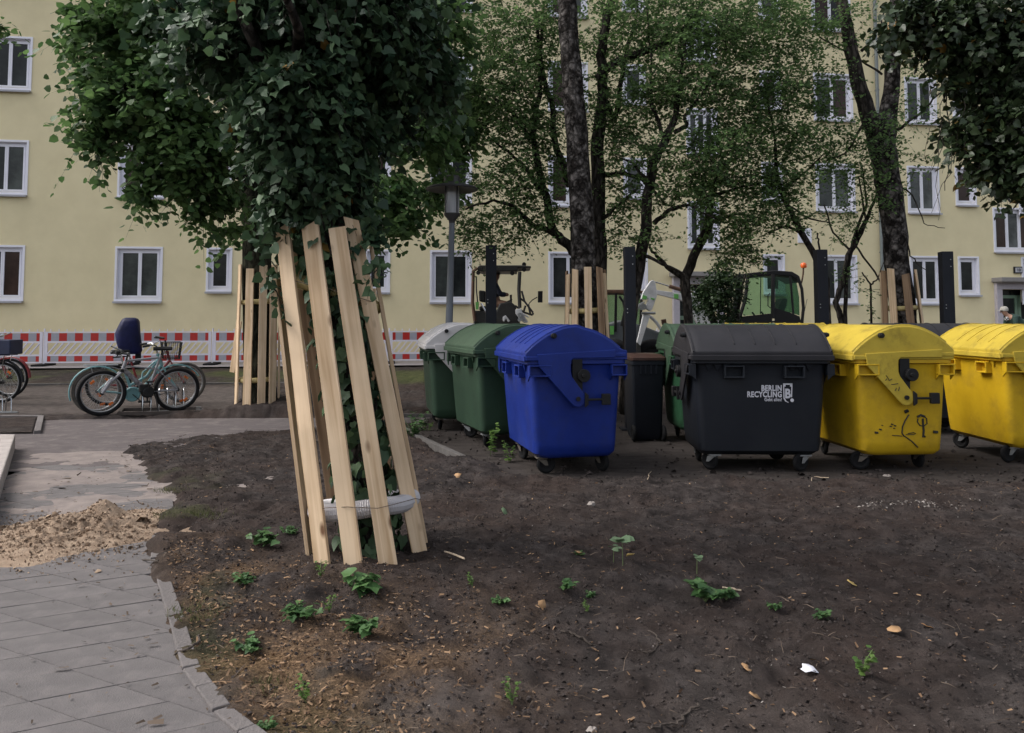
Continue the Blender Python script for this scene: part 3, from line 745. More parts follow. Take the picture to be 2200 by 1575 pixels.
        m=MB(); x=ex+sx*.012; m.prism([(x,.565,.80),(x,.60,.77),(x,.60,.68),(x,.565,.655)],(sx*.03,0,0)); m.bar((x+sx*.02,.58,.728),(x+sx*.02,.74,.728),.022,.022); m.box((x+sx*.02,.775,.728),(.045,.085,.105)); obj('pedal_lever',m,BLACKP,root,bevel=.006)
    # casters
    for cx,cy,a in ((.24,.22,.2),(W_-.22,.20,1.5),(.20,.80,2.6),(W_-.26,.80,.4)):
        a+=key*.7
        e=MB(); e.box((0,0,.157),(.12,.10,.012)); e.tube([(0,0,.155),(0,0,.135)],.03,10)
        ca,sa=cos(a),sin(a); R=Matrix.Rotation(a,3,'Z')
        for s_ in (-1,1): e.prism([R@Vector((-.03,s_*.032,.14)),R@Vector((.05,s_*.032,.14)),R@Vector((.065,s_*.032,.085)),R@Vector((.035,s_*.032,.085))],R@Vector((0,s_*.006,0)))
        o=obj('caster',e,STEEL if key%2 else mat('rusty_bracket%d'%key,(.10,.085,.07),.8,.3,20) ,root,loc=(cx,cy,0))
        w=MB(); w.ring(R@Vector((.05,0,.094)),.070,.023,'y',22,8,None); w.v=[tuple(R@(Vector(p)-R@Vector((.05,0,.094)))+R@Vector((.05,0,.094))) for p in w.v]
        c=R@Vector((.05,0,.094)); ax=R@Vector((0,1,0)); w.tube([c-ax*.016,c+ax*.016],.062,18); obj('wheel',w,RUBBER,o,smooth=True)
    return root
def plastic(name,c,dirt=.35,rough=.42,dc=(.05,.045,.04),c2=None):
    return mat(name,c,rough,.10,2.6,.12,220,col2=c2,dirt=dirt,dirtcol=dc,spec=.3)
BLUE=plastic('blue_plastic',(.0045,.018,.165),.45,.42,(.020,.026,.075),(.010,.030,.22))
GREEN=plastic('dark_green_plastic',(.019,.043,.026),.3,.5,(.02,.03,.02),(.027,.058,.034))
GREENL=plastic('faded_green_plastic',(.034,.066,.040),.4,.55,(.06,.08,.055),(.048,.085,.052))
GREENB=plastic('clear_green_plastic',(.022,.075,.036),.3,.5)
WHITEB=plastic('white_plastic',(.52,.50,.50),.3,.5,(.25,.23,.2))
BLACKB=plastic('anthracite_plastic',(.009,.011,.017),.2,.5,(.022,.022,.022),(.012,.015,.021))
BLACKL=plastic('weathered_black_lid',(.015,.0145,.018),.45,.55,(.032,.029,.031),(.022,.021,.025))
YEL=plastic('yellow_plastic',(.50,.31,.010),.50,.45,(.22,.14,.025),(.58,.37,.016))
YELL=plastic('yellow_lid_plastic',(.44,.32,.035),.75,.55,(.10,.075,.025),(.54,.40,.05))
def place_bin(root,corner,rotdeg,label,endon):
    R=radians(rotdeg); root.rotation_euler=(0,0,R)
    if endon: o=Vector(corner)-Vector((cos(R),sin(R),0))*W_
    else: o=Vector(corner)
    root.location=(o.x,o.y,.004+.0)
    root['label']=label; root['group']='large wheeled waste containers on the bin pad'
blue=bin_proto(BLUE,BLUE,0); place_bin(blue,(.135,7.50,0),-77,'bright blue round lidded waste container with dented lid, end on',True)
green=bin_proto(GREEN,GREENL,1,ribs=False); place_bin(green,(-.42,9.02,0),-71,'dark green waste container with faded green lid behind the blue one',True)
white=bin_proto(GREEN,WHITEB,2); place_bin(white,(-1.13,10.5,0),-79,'dark green waste container with white lid, nearest the lamp post',True)
black=bin_proto(BLACKB,BLACKL,3); place_bin(black,(1.755,7.72,0),-1.2,'anthracite waste container with white recycling lettering on its front',False)
yel1=bin_proto(YEL,YELL,4,ribs=False); place_bin(yel1,(3.32,7.72,0),-86,'yellow waste container with black graffiti scribbles on its end',True)
yel2=bin_proto(YEL,YELL,5); place_bin(yel2,(5.02,8.15,0),-90,'yellow waste container with ribbed lid cut by the frame edge',True)
yel3=bin_proto(YEL,YELL,6); place_bin(yel3,(3.0,10.9,0),-8,'yellow waste container mostly hidden behind the anthracite one',False)
grn2=bin_proto(GREENB,GREENL,7); place_bin(grn2,(1.93,9.36,0),2,'clear green waste container squeezed behind the anthracite one',False)
blk2=bin_proto(BLACKB,BLACKL,8); place_bin(blk2,(4.78,10.35,0),-5,'black waste container behind the gap between two yellow ones',False)
# dent in blue lid
for ch in [c_ for c_ in blue.children if c_.name.startswith('lid')]+[d_ for c_ in blue.children if c_.name.startswith('lid') for d_ in c_.children if d_.name.startswith(('rib','edge'))]:
    if True:
        me=ch.data
        for v in me.vertices:
            if v.co.z>1.2 and v.co.y>.5: v.co.z-=.035*(v.co.y-.5)/.5+ (.02 if v.co.x>1.2 else 0)
# lettering on the anthracite container
WPR=mat('white_print',(.60,.60,.66),.5,.03,4)
tl=math.atan((front_y(.65)-front_y(.85))/.2)
def on_front(x,z,dy=.004): return (x,front_y(z)-dy,z)
rx=(pi/2+tl,0,0)
LX=.872
text_mesh('BERLIN',.076,'lettering',black,on_front(LX,.797),rx,WPR,.0026,'RIGHT',.001,.78,1.08)
text_mesh('RECYCLING',.076,'lettering',black,on_front(LX,.736),rx,WPR,.0026,'RIGHT',.001,.78,1.08)
text_mesh('Gebt alles!',.046,'lettering',black,on_front(LX,.696),rx,WPR,.0008,'RIGHT',.001,.80,1.06)
lg=MB()
def lf(x,z): return on_front(x-.903+LX+.010,z,.0065)
def lbar(x0,z0,x1,z1,w): lg.bar(lf(x0,z0),lf(x1,z1),w,.003,(0,1,0))
lbar(.903,.862,.993,.862,.012); lbar(.908,.848,.912,.725,.010); lbar(.988,.848,.984,.735,.010); lbar(.912,.725,.93,.695,.012); lbar(.93,.695,.955,.684,.006); lbar(.903,.846,.927,.846,.016); lbar(.970,.846,.993,.846,.016)
lg.disc(lf(.990,.705),.017,.003,'y',14)
obj('logo',lg,WPR,black)
text_mesh('B',.125,'lettering',black,on_front(LX+.055,.728,.006),rx,WPR,.0045,'CENTER',.001,.80)
# graffiti and scratches on the yellow end panel (container frame: end x = W)
GRF=mat('black_marker',(.012,.011,.010),.6,.2,8)
def ex(y,z): return (W_-end_x(z)+.004,y,z)
def scrib(pts,w,par=yel1,m=None):
    mb=MB(); mb.tube([ex(*p) for p in pts],w,5); return obj('graffiti_stroke',mb,m or GRF,par)
lp=[(y,z) for y,z in [(.68,.545),(.72,.55),(.75,.52),(.755,.47),(.72,.445),(.68,.455),(.655,.49),(.66,.52)]]
scrib([(.655,.535),(.69,.555),(.73,.54)],.013); scrib(lp,.006); scrib([(.71,.52),(.715,.45),(.72,.40),(.715,.34),(.735,.345)],.011)
scrib([(.57,.56),(.53,.50),(.505,.44),(.50,.38),(.52,.35)],.007); scrib([(.52,.355),(.60,.30),(.66,.24)],.006); scrib([(.56,.60),(.525,.585)],.016)
scrib([(.40,.36),(.47,.355),(.50,.35)],.004); scrib([(.54,.365),(.62,.365),(.64,.375),(.62,.385),(.56,.375)],.004)
for (y,z,r) in ((.28,.42,.012),(.24,.39,.016),(.40,.47,.01),(.385,.45,.009),(.43,.455,.01),(.42,.43,.008),(.30,.46,.007),(.84,.39,.022)):
    scrib([(y-r,z),(y+r,z-.004)],r*.7)
for (y0,z0,y1,z1) in ((.30,.95,.33,.90),(.33,.90,.36,.915),(.35,.86,.42,.87),(.40,.83,.385,.80),(.43,.84,.42,.80),(.31,.92,.29,.90)):
    mb=MB(); mb.tube([(W_+.031,y0,z0),(W_+.031,(y0+y1)/2+.004,(z0+z1)/2),(W_+.031,y1,z1)],.004,5); obj('graffiti_stroke',mb,GRF,yel1)
# two-wheeled household bin
t=thing('wheelie_bin','slim dark wheelie bin with brown lid beside a black post','wheelie bin',(1.47,9.72,.004),radians(4))
b=MB(); b.loft([rrect(.04,.36,.08,.46,.03,.02),rrect(.025,.375,.05,.48,.03,.1),rrect(.0,.40,.0,.52,.035,.93),rrect(-.015,.415,-.015,.535,.035,.935),rrect(-.015,.415,-.015,.535,.035,.985)]); obj('body',b,BLACKB,t,smooth=True)
b=MB(); b.loft([rrect(-.02,.42,-.03,.55,.04,.99),rrect(-.02,.42,-.03,.55,.04,1.02),rrect(.02,.38,.03,.5,.06,1.06)]); obj('lid',b,plastic('brown_lid',(.050,.026,.020),.4),t,smooth=True)
for i in range(4):
    b=MB(); b.box((.10+.065*i,.0,.88),(.02,.025,.12)); obj('rib',b,BLACKB,t)
for x in (.02,.39):
    b=MB(); b.ring((x,.05,.10),.075,.024,'x',20,8); b.disc((x,.05,.10),.07,.03,'x',18); obj('wheel',b,RUBBER,t,smooth=True)
b=MB(); b.tube([(0,.56,.97),(.4,.56,.97)],.015,8); obj('handle',b,BLACKB,t)

# ---------------------------------------------------------------- tall dark steel posts
DP=mat('anthracite_post',(.010,.012,.018),.6,.15,3,.1,60,spec=.25)
for (u,v,Y,lab,lean) in ((1055,528,12.4,'tall anthracite square post standing before the small loader',0),(1352,531,10.85,'tall anthracite square post beside the brown lidded wheelie bin',.004),(1762,537,12.3,'tall anthracite square post beside the excavator cab',.0),(2031,541,12.6,'tall anthracite square post nearest the house entrance number 10',0)):
    p=pt(u,v,Y); z0=float(G0(Y)); t=thing('steel_post',lab,'post',(p.x,p.y,z0),radians(rnd.uniform(-6,6)),'tall anthracite posts of the unfinished bin enclosure')
    Hh=p.z-z0; w=25/F*Y*.93
    b=MB(); b.box((0,0,Hh/2),(w,w,Hh)); obj('shaft',b,DP,t,bevel=.008)
    b=MB(); b.box((0,0,.012),(w+.14,w+.14,.02)); obj('base_plate',b,DP,t)
    for z in (Hh-.13,Hh-.24,Hh-.85,Hh-.9):
        b=MB(); b.disc((w*.22 if z>Hh-.5 else -w*.3,-w/2-.004,z),.008,.01,'y',8); obj('bolt',b,STEEL,t)

# ---------------------------------------------------------------- street lamp
LYY=12.0; p=pt(971,477,LYY); z0=0.0; q=pt(966,690,LYY)
t=thing('street_lamp','grey post top lamp with flat disc hood and glass cylinder','street lamp',(q.x-.04,LYY,z0))
top=Vector((p.x-t.location.x,0,p.z-z0)); SL=.93; LP=mat('lamp_grey_paint',(.13,.145,.17),.5,.1,3); LD=mat('lamp_dark_paint',(.045,.042,.045),.5,.1,4)
b=MB(); b.tube([(0,0,0),(top*.35).to_tuple(),top.to_tuple()],[.068,.06,.044],14); obj('pole',b,LP,t,smooth=True)
b=MB(); b.lathe([(.045,-.02),(.05,.02),(.075,.05),(.12,.10),(.125,.13)],20,top); obj('collar',b,LD,t,smooth=True)
b=MB(); b.lathe([(.112,.13),(.112,.62)],24,top); obj('glass_cylinder',b,mat('frosted_glass',(.34,.34,.36),.15,.08,3,stretch=(30,30,1)),t,smooth=True)
b=MB(); b.lathe([(.08,.13),(.08,.30)],18,top); 
for k in range(4):
    a=k*pi/2+.75; c=top+Vector((.125*cos(a),.125*sin(a),.13)); m_=MB(); m_.tube([c,c+Vector((0,0,.44))],.009,5); obj('stay_rod',m_,LD,t)
b=MB(); b.lathe([(.13,.545),(.39,.49),(.40,.505),(.38,.53),(.15,.585),(.13,.60),(.125,.69),(.10,.71),(.0,.71)],32,top); obj('disc_hood',b,LD,t,smooth=True)

# ---------------------------------------------------------------- trees: limbs and leaves
HEART=(np.array([(0,0,0),(-.42,.18,.03),(-.36,.62,.02),(0,1,-.05),(.36,.62,.02),(.42,.18,.03)]),np.array([(0,3,2),(0,2,1),(0,5,4),(0,4,3)]))
KITE=(np.array([(0,0,0),(-.30,.45,.05),(0,1,-.02),(.30,.45,.05)]),np.array([(0,2,1),(0,3,2)]))
IVY=(np.array([(0,0,0),(-.34,-.08,.08),(-.52,.26,.02),(-.30,.60,.06),(0,1,-.14),(.30,.60,.06),(.52,.26,.02),(.34,-.08,.08)]),np.array([(0,2,1),(0,3,2),(0,4,3),(0,5,4),(0,6,5),(0,7,6)]))
def leaves_mesh(name,pos,tip,nrm,size,shape,m,tint):
    SV,SF=shape; n=len(pos); tip=tip/np.linalg.norm(tip,axis=1,keepdims=True)
    b=np.cross(tip,nrm); b/=np.linalg.norm(b,axis=1,keepdims=True)+1e-9; nn=np.cross(b,tip)
    V=pos[:,None,:]+size[:,None,None]*(b[:,None,:]*SV[None,:,0:1]+tip[:,None,:]*SV[None,:,1:2]+nn[:,None,:]*SV[None,:,2:3])
    T=(np.arange(n)[:,None,None]*len(SV)+SF[None]).reshape(-1,3)
    return fastmesh(name,V.reshape(-1,3),T,m,np.repeat(tint,len(SV)))
def sprays(R,blobs,L_=.4,per=14,size=.05,sj=.35,droop=.5,outw=.6,flat=.6,twig=True,shell=2.4,density_noise=0.0):
    """blobs: (centre, (rx,ry,rz), count). returns leaf arrays and twig polylines"""
    P=[];TP=[];NR=[];SZ=[];TI=[];TW=[]
    for c,r,n in blobs:
        c=np.array(c); r=np.array(r)
        d=R.normal(size=(n,3)); d/=np.linalg.norm(d,axis=1,keepdims=True); k=R.random(n)**(1/shell)
        o=c+d*r*k[:,None]
        for i in range(n):
            dr=d[i]*outw+R.normal(size=3)*.55; dr[2]*=.6; dr/=np.linalg.norm(dr)
            l=L_*R.uniform(.6,1.3); t=np.linspace(0,1,per)+R.normal(size=per)*.02; st_=o[i]-dr*l*.4
            pp=st_+dr*l*t[:,None]; pp[:,2]-=droop*l*t**2
            side=np.cross(dr,[0,0,1.]); side/=np.linalg.norm(side)+1e-9
            sg=np.where(np.arange(per)%2==0,1,-1)[:,None]
            tt=side*sg*.9+dr*.5+R.normal(size=(per,3))*.35; tt[:,2]-=droop*.8
            P.append(pp+side*sg*size*.3+R.normal(size=(per,3))*size*.25); TP.append(tt)
            nn=R.normal(size=(per,3))*(1-flat); nn[:,2]+=flat+.2; NR.append(nn)
            SZ.append(size*R.uniform(1-sj,1+sj,per)); base_t=R.uniform(.1,.75); TI.append(np.clip(base_t+R.normal(size=per)*.13,0,.96))
            if twig: TW.append((st_,st_+dr*l*.5-np.array([0,0,droop*l*.25]),st_+dr*l-np.array([0,0,droop*l])))
    return [np.concatenate(a) for a in (P,TP,NR,SZ,TI)],TW
def twig_mesh(tws,r,m,name='twigs'):
    A=np.array(tws); n=len(A); ang=np.array([0,2.1,4.2]); Vs=[]
    for j,rr in enumerate((r,r*.7,r*.25)):
        for a in ang: Vs.append(A[:,j]+np.stack([np.full(n,cos(a)*rr),np.full(n,sin(a)*rr*.6),np.full(n,sin(a+.5)*rr)],1))
    V=np.stack(Vs,1); q=[(j*3+k,j*3+(k+1)%3,(j+1)*3+(k+1)%3,(j+1)*3+k) for j in range(2) for k in range(3)]
    T=(np.arange(n)[:,None,None]*9+np.array(q)[None]).reshape(-1,4)
    return fastmesh(name,V.reshape(-1,3),T,m)
def link(me,name,parent,kind=None):
    o=bpy.data.objects.new(name,me); COL.objects.link(o); o.parent=parent
    if kind: o['kind']=kind
    return o
def wiggle(P,a,seed,sub=3):
    r=random.Random(seed); out=[P[0]]
    for p,q_ in zip(P[:-1],P[1:]):
        for k in range(1,sub+1):
            x=p.lerp(q_,k/sub)
            if k<sub: x=x+Vector((r.uniform(-a,a),r.uniform(-a,a),r.uniform(-a,a)*.5))
            out.append(x)
    return out
def limb(parent,name,px,m,n=8,wig=.02,seed=0,noise=.06):
    """px: (u,v,Y,width_px) points along a limb"""
    P=[pt(u,v,Y) for u,v,Y,w in px]; R=[w/2/F*Y for u,v,Y,w in px]; sub=4
    Pw=wiggle(P,wig,seed,sub); Rr=[]
    for i in range(len(R)-1):
        for k in range(sub): Rr.append(R[i]+(R[i+1]-R[i])*k/sub)
    Rr.append(R[-1]); Pl=[p-parent.location for p in Pw]
    b=MB(); b.tube(Pl,Rr,n,True,noise); return obj(name,b,m,parent,smooth='all')
BARK=bark_mat('dark_bark',(.026,.022,.019),(.090,.078,.069),.5,9)
BIRCH=bark_mat('rough_birch_bark',(.022,.018,.016),(.22,.20,.19),.54,7.5,(1,1,.8))
MOSSB=bark_mat('mossy_bark',(.020,.022,.014),(.070,.068,.045),.5,8)
LIND=leaf_mat('linden_leaf',(.034,.076,.027),(.140,.235,.078),.5,.5,.3)
MAPLE=leaf_mat('small_tree_leaf',(.052,.098,.038),(.18,.29,.10),.55,.5,.25)
IVYM=leaf_mat('ivy_leaf',(.017,.040,.023),(.105,.175,.080),.5,.2,.28)
IVYD=leaf_mat('dark_ivy_leaf',(.012,.024,.010),(.045,.070,.028),.4,.12,.4)
BUSH=leaf_mat('bush_leaf',(.012,.030,.010),(.045,.085,.030),.5,.2)

def blob(u,v,Y,ru,rv,rd,n):
    c=pt(u,v,Y); return ((c.x,c.y,c.z),(ru/F*Y,rd,rv/F*Y),n)
def shift(arr,loc): arr[0]=arr[0]-np.array(loc); return arr

# --- 1. the leaning ivy-covered tree in its board guard
Y1=5.02; b0=gp(800,1165); base1=Vector((gp(800,1190).x,Y1,gz(gp(800,1190).x,Y1)))
ivt=thing('ivy_covered_tree','leaning tree thickly covered in dark ivy above its board guard','tree',base1)
q=pt(805,1180,Y1)
limb(ivt,'trunk',[(805,1210,Y1,115),(800,1120,Y1,92),(770,900,Y1,84),(725,650,Y1,78),(690,460,Y1,74),(662,250,Y1,66),(640,0,Y1,58),(625,-300,Y1,48)],BARK,14,.01,3,.07)
for i,a in enumerate(([(665,260,Y1,36),(560,120,4.6,28),(480,-80,4.3,18)],[(655,200,Y1,40),(760,90,5.4,30),(860,-40,5.8,18)],[(640,60,Y1,36),(600,-200,4.6,24),(560,-500,4.4,14)],[(650,150,Y1,34),(640,60,4.3,22),(600,-80,3.9,12)])):
    limb(ivt,'branch',a,BARK,8,.02,20+i)
R=np.random.default_rng(21)
bl=[blob(700,30,5.0,262,95,.70,500),blob(665,200,4.85,125,95,.48,330),blob(490,75,4.9,110,85,.5,200),blob(840,100,5.2,125,100,.55,280),blob(672,350,4.95,80,62,.30,220),blob(800,250,5.3,66,62,.32,100),
 blob(760,-170,5.0,330,160,.8,260),blob(625,425,5.05,44,34,.22,60),blob(752,420,5.1,30,36,.18,34),blob(395,30,5.0,52,55,.3,60),blob(930,150,5.4,55,60,.3,60),blob(590,290,4.9,44,40,.25,50),blob(745,335,5.0,44,52,.25,60),blob(560,200,4.8,50,36,.25,50),
 blob(590,500,5.0,12,30,.06,6),blob(594,600,5.0,8,34,.04,3),blob(800,480,5.0,12,16,.05,2),blob(800,500,5.0,14,20,.06,5),blob(812,570,4.82,7,10,.03,2)]
arr,tw=sprays(R,bl,L_=.24,per=12,size=.056,sj=.45,droop=.9,outw=.9,flat=.3,shell=1.7)
arr[4]=arr[4]*.62; lk=np.repeat(R.random(len(arr[4])//12)<.10,12); arr[4]=np.where(lk,np.clip(arr[4]+.45,0,.96),arr[4])
arr=shift(arr,base1)
# ivy hugging the trunk between the boards
tr=np.array([ (pt(u,v,Y1)-base1).to_tuple() for u,v in ((800,1180),(782,1000),(755,800),(722,620),(690,450))])
n=1300; k=R.random(n)*3.999; i_=k.astype(int); f_=(k-i_)[:,None]; c=tr[i_]*(1-f_)+tr[i_+1]*f_; a=R.uniform(0,2*pi,n); rad=R.uniform(.10,.205,n)
tp=c+np.stack([np.cos(a)*rad,np.sin(a)*rad,R.normal(size=n)*.02],1); out=np.stack([np.cos(a),np.sin(a),np.full(n,.35)],1)
trunk_iv=[tp,np.stack([R.normal(size=n)*.5,R.normal(size=n)*.5,np.full(n,-1.)],1),out+R.normal(size=(n,3))*.3,R.uniform(.05,.10,n),np.clip(R.normal(.35,.22,n),0,.96)]
arr=[np.concatenate([p_,q_]) for p_,q_ in zip(arr,trunk_iv)]
# choose 300 nearest the camera as single leaves
wp=arr[0]+np.array(base1); pu=1100+F*wp[:,0]/wp[:,1]; pv=HZ-(wp[:,2]-1.5)/wp[:,1]*F
vis=(pu>0)&(pu<2200)&(pv>0)&(pv<1300)
sc=arr[3]/wp[:,1]*vis; order=np.argsort(-sc); big=order[:300]; rest=order[300:]
tints=arr[4].copy(); tints[R.random(len(tints))<.004]=1.0; tints[:]=np.where(R.random(len(tints))<.05,np.clip(tints+.45,0,.96),tints)
link(leaves_mesh('ivy_foliage',arr[0][rest],arr[1][rest],arr[2][rest],arr[3][rest],IVY,IVYM,tints[rest]),'ivy_foliage',ivt,'stuff')
protos=[leaves_mesh('leaf',np.zeros((1,3)),np.array([[0,1.,0]]),np.array([[0,0,1.]]),np.ones(1),IVY,IVYM,np.array([t_])) for t_ in (.12,.3,.5,.7,.9)]
for k in big:
    o=link(protos[int(min(4,tints[k]*5))],'leaf',ivt); tt=Vector(arr[1][k]).normalized(); nn=Vector(arr[2][k]); bb=tt.cross(nn).normalized(); n3=bb.cross(tt)
    M=Matrix((bb,tt,n3)).transposed().to_4x4(); M.translation=Vector(arr[0][k]); o.matrix_local=M@Matrix.Scale(arr[3][k],4)
link(twig_mesh([[np.array(q_)-np.array(base1) for q_ in w_] for w_ in tw],.004,BARK),'ivy_stems',ivt,'stuff')
st2=MB()
for i in range(9):
    a=rnd.uniform(-2.6,-.5); pts_=[]
    for u,v in ((800,1190),(785,1020),(760,840),(728,650),(700,480),(690,330),(700,240)):
        c=pt(u+rnd.uniform(-12,12),v,Y1)-base1; a+=rnd.uniform(-.25,.25); pts_.append(c+Vector((cos(a),sin(a),0))*(.125 if v>500 else .17))
    st2.tube(wiggle(pts_,.012,i,3),.007,5)
obj('ivy_vine_stems',st2,BARK,ivt)

# board guards
def board_between(parent,pb,ptop,wd,th,facing,m,ends=(0,0)):
    d=(ptop-pb); Ln=d.length; z=d.normalized(); f=Vector(facing); x=z.cross(f).normalized(); y=z.cross(x)*-1; y=x.cross(z)*-1
    M=Matrix((x,z.cross(x),z)).transposed()
    b=MB(); nseg=5; rings=[]
    for i in range(nseg+1):
        zz=Ln*i/nseg; bow=.006*sin(pi*i/nseg)*rnd.uniform(-1,1); hw=wd/2*rnd.uniform(.97,1.02)
        e0=ends[0]*.02 if i==nseg else 0; e1=ends[1]*.02 if i==nseg else 0
        rings.append([(-hw,-th/2+bow,zz+e0),(hw,-th/2+bow,zz+e1),(hw,th/2+bow,zz+e1),(-hw,th/2+bow,zz+e0)])
    b.loft(rings); o=obj('board',b,m,parent,bevel=.002)
    o.matrix_local=Matrix.Translation(pb-parent.location)@M.to_4x4(); return o
def wire(parent,pts,r=.0022,name='wire'):
    b=MB(); b.tube([Vector(p)-parent.location for p in pts],r,5); return obj(name,b,mat('rusty_wire',(.10,.07,.05),.7) if 'rusty_wire' not in bpy.data.materials else bpy.data.materials['rusty_wire'],parent)
def corr(name,col,col2): return mat(name,col,.55,.08,5,col2=col2,dirt=.35,dirtcol=(.25,.2,.12))
PIPEW=corr('white_corrugated_pipe',(.50,.48,.50),(.58,.56,.58)); PIPEY=corr('yellow_corrugated_pipe',(.46,.36,.15),(.56,.45,.20))
def pipe_ring(parent,pts,r,m,pitch=.012,closed=True):
    # smooth closed curve through pts, corrugated skin
    P=[Vector(p)-parent.location for p in pts]; n=len(P); C=[]
    for i in range(n if closed else n-1):
        p0,p1,p2,p3=P[i-1] if (closed or i>0) else P[0],P[i],P[(i+1)%n],P[(i+2)%n] if (closed or i<n-2) else P[-1]
        for k in range(24):
            t=k/24; C.append(.5*((2*p1)+(p2-p0)*t+(2*p0-5*p1+4*p2-p3)*t*t+(3*p1-p0-3*p2+p3)*t**3))
    if not closed: C.append(P[-1])
    # resample
    out=[C[0]]; acc=0
    CC=C+[C[0]] if closed else C
    L_=sum((CC[i+1]-CC[i]).length for i in range(len(CC)-1)); ns=int(L_/(pitch/2)); step=L_/ns; pos=0; i=0; rem=step; out=[]
    cur=CC[0]; j=0; out.append(cur)
    while j<len(CC)-1 and len(out)<=ns:
        seg=(CC[j+1]-cur).length
        if seg<rem: rem-=seg; cur=CC[j+1]; j+=1
        else: cur=cur+(CC[j+1]-cur)*(rem/seg); out.append(cur); rem=step
    b=MB(); b.tube(out,[r*(1.0 if k%2 else .9) for k in range(len(out))],12,True); return obj('corrugated_pipe',b,m,parent)

g1=thing('tree_guard','big foreground guard of fresh pine boards wired round the ivy tree trunk','tree guard',(base1.x,base1.y,base1.z))
spec=[((695,1232,4.70),(607,488,4.93),.100,(-.35,-1,0),WOOD,(-1,1)),
      ((762,1232,4.64),(666,482,4.84),.108,(-.1,-1,0),WOOD,(-1,1)),
      ((836,1226,4.68),(724,489,4.82),.105,(.12,-1,0),WOOD,(0,0)),
      ((902,1190,4.98),(754,470,4.92),.092,(.4,-1,0),WOOD,(1,-1)),
      ((914,1163,5.16),(797,530,5.08),.085,(1,.20,0),WOOD,(0,0)),
      ((668,1205,4.95),(596,600,5.06),.085,(-1,.12,0),WOOD,(0,0)),
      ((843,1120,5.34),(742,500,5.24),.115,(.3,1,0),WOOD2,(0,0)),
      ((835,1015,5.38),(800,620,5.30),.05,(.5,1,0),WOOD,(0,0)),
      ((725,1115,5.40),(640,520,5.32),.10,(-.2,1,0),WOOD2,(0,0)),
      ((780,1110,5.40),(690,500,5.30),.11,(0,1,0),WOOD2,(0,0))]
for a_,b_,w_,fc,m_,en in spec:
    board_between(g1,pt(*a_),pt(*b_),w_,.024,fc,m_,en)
b=MB(); hh=pt(752,1207,4.655); b.disc(hh-g1.location+Vector((0,-.010,0)),.011,.012,'y',14); obj('knot_hole',b,BLACKP,g1)
pipe_ring(g1,[pt(684,1100,4.92),pt(715,1102,4.83),pt(760,1097,4.79),pt(810,1090,4.80),pt(860,1083,4.93),pt(884,1070,5.07),pt(866,1070,5.20),pt(790,1078,5.26),pt(712,1090,5.18),pt(682,1097,5.04)],.056,PIPEW)
pipe_ring(g1,[pt(626,600,5.03),pt(655,608,4.96),pt(700,622,4.93),pt(755,640,4.98),pt(795,655,5.06),pt(806,662,5.14),pt(770,655,5.22),pt(690,625,5.24),pt(625,600,5.16)],.044,PIPEY)
wire(g1,[pt(607,606,4.91),pt(632,603,4.88),pt(662,611,4.835),pt(700,618,4.83),pt(730,628,4.81),pt(772,640,4.86),pt(812,652,4.97)])
wire(g1,[pt(668,1098,4.80),pt(700,1091,4.705),pt(745,1089,4.655),pt(785,1091,4.665),pt(812,1092,4.675),pt(845,1084,4.70),pt(893,1071,4.93),pt(905,1074,5.0)])

def guard(label,cx,Y,rb,rt,z0,H,angs,lean=(0,0),wood=(WOOD,),ringz=(.35,1.7),wd=.115):
    g=thing('tree_guard',label,'tree guard',(cx,Y,z0),0,'board guards round tree trunks')
    for i,a in enumerate(angs):
        a=radians(a); rr=rnd.uniform(-.02,.02)
        pb=Vector((cx+rb*cos(a),Y+rb*sin(a),z0+rnd.uniform(0,.03))); tp_=Vector((cx+lean[0]+rt*cos(a),Y+lean[1]+rt*sin(a),z0+H+rnd.uniform(-.07,.07)))
        board_between(g,pb,tp_,wd*rnd.uniform(.9,1.1),.024,(cos(a),sin(a),0),wood[i%len(wood)],(rnd.choice((-1,0,1)),0))
    for z in ringz:
        f=z/H; r=rb+(rt-rb)*f-.07; c=Vector((cx+lean[0]*f,Y+lean[1]*f,z0+z))
        pipe_ring(g,[c+Vector((r*cos(k*pi/4),r*sin(k*pi/4),.01*sin(k))) for k in range(8)],.042,PIPEY,.03)
    return g
# --- 2. tree behind on the left (linden) with guard
Y2=12.7; zb=.20; bx2=pt(556,690,Y2).x
ld=thing('linden_tree','tall linden with bright green leaves standing behind the ivy tree','tree',(bx2,Y2,zb))
limb(ld,'trunk',[(556,878,Y2,76),(556,800,Y2,62),(553,600,Y2,62),(551,450,Y2,60),(548,200,Y2,54),(545,0,Y2,50),(545,-300,Y2,40)],MOSSB,14,.01,5,.05)
for i,a in enumerate(([(548,330,Y2,34),(450,250,12,24),(330,200,11.4,14),(230,170,11,6)],[(548,250,Y2,34),(430,120,12,24),(300,20,11.5,14)],[(549,380,Y2,26),(460,370,12,16),(370,390,11.4,8)],[(547,200,Y2,30),(640,80,13,20),(760,20,13.5,12)],[(549,300,Y2,28),(680,240,13,18),(850,260,13.4,10),(980,300,13.6,4)],[(546,120,Y2,30),(400,-100,12,18)],[(548,380,Y2,18),(500,420,12,10),(470,470,11.6,4)])):
    limb(ld,'branch',a,MOSSB,7,.05,40+i)
R=np.random.default_rng(33)
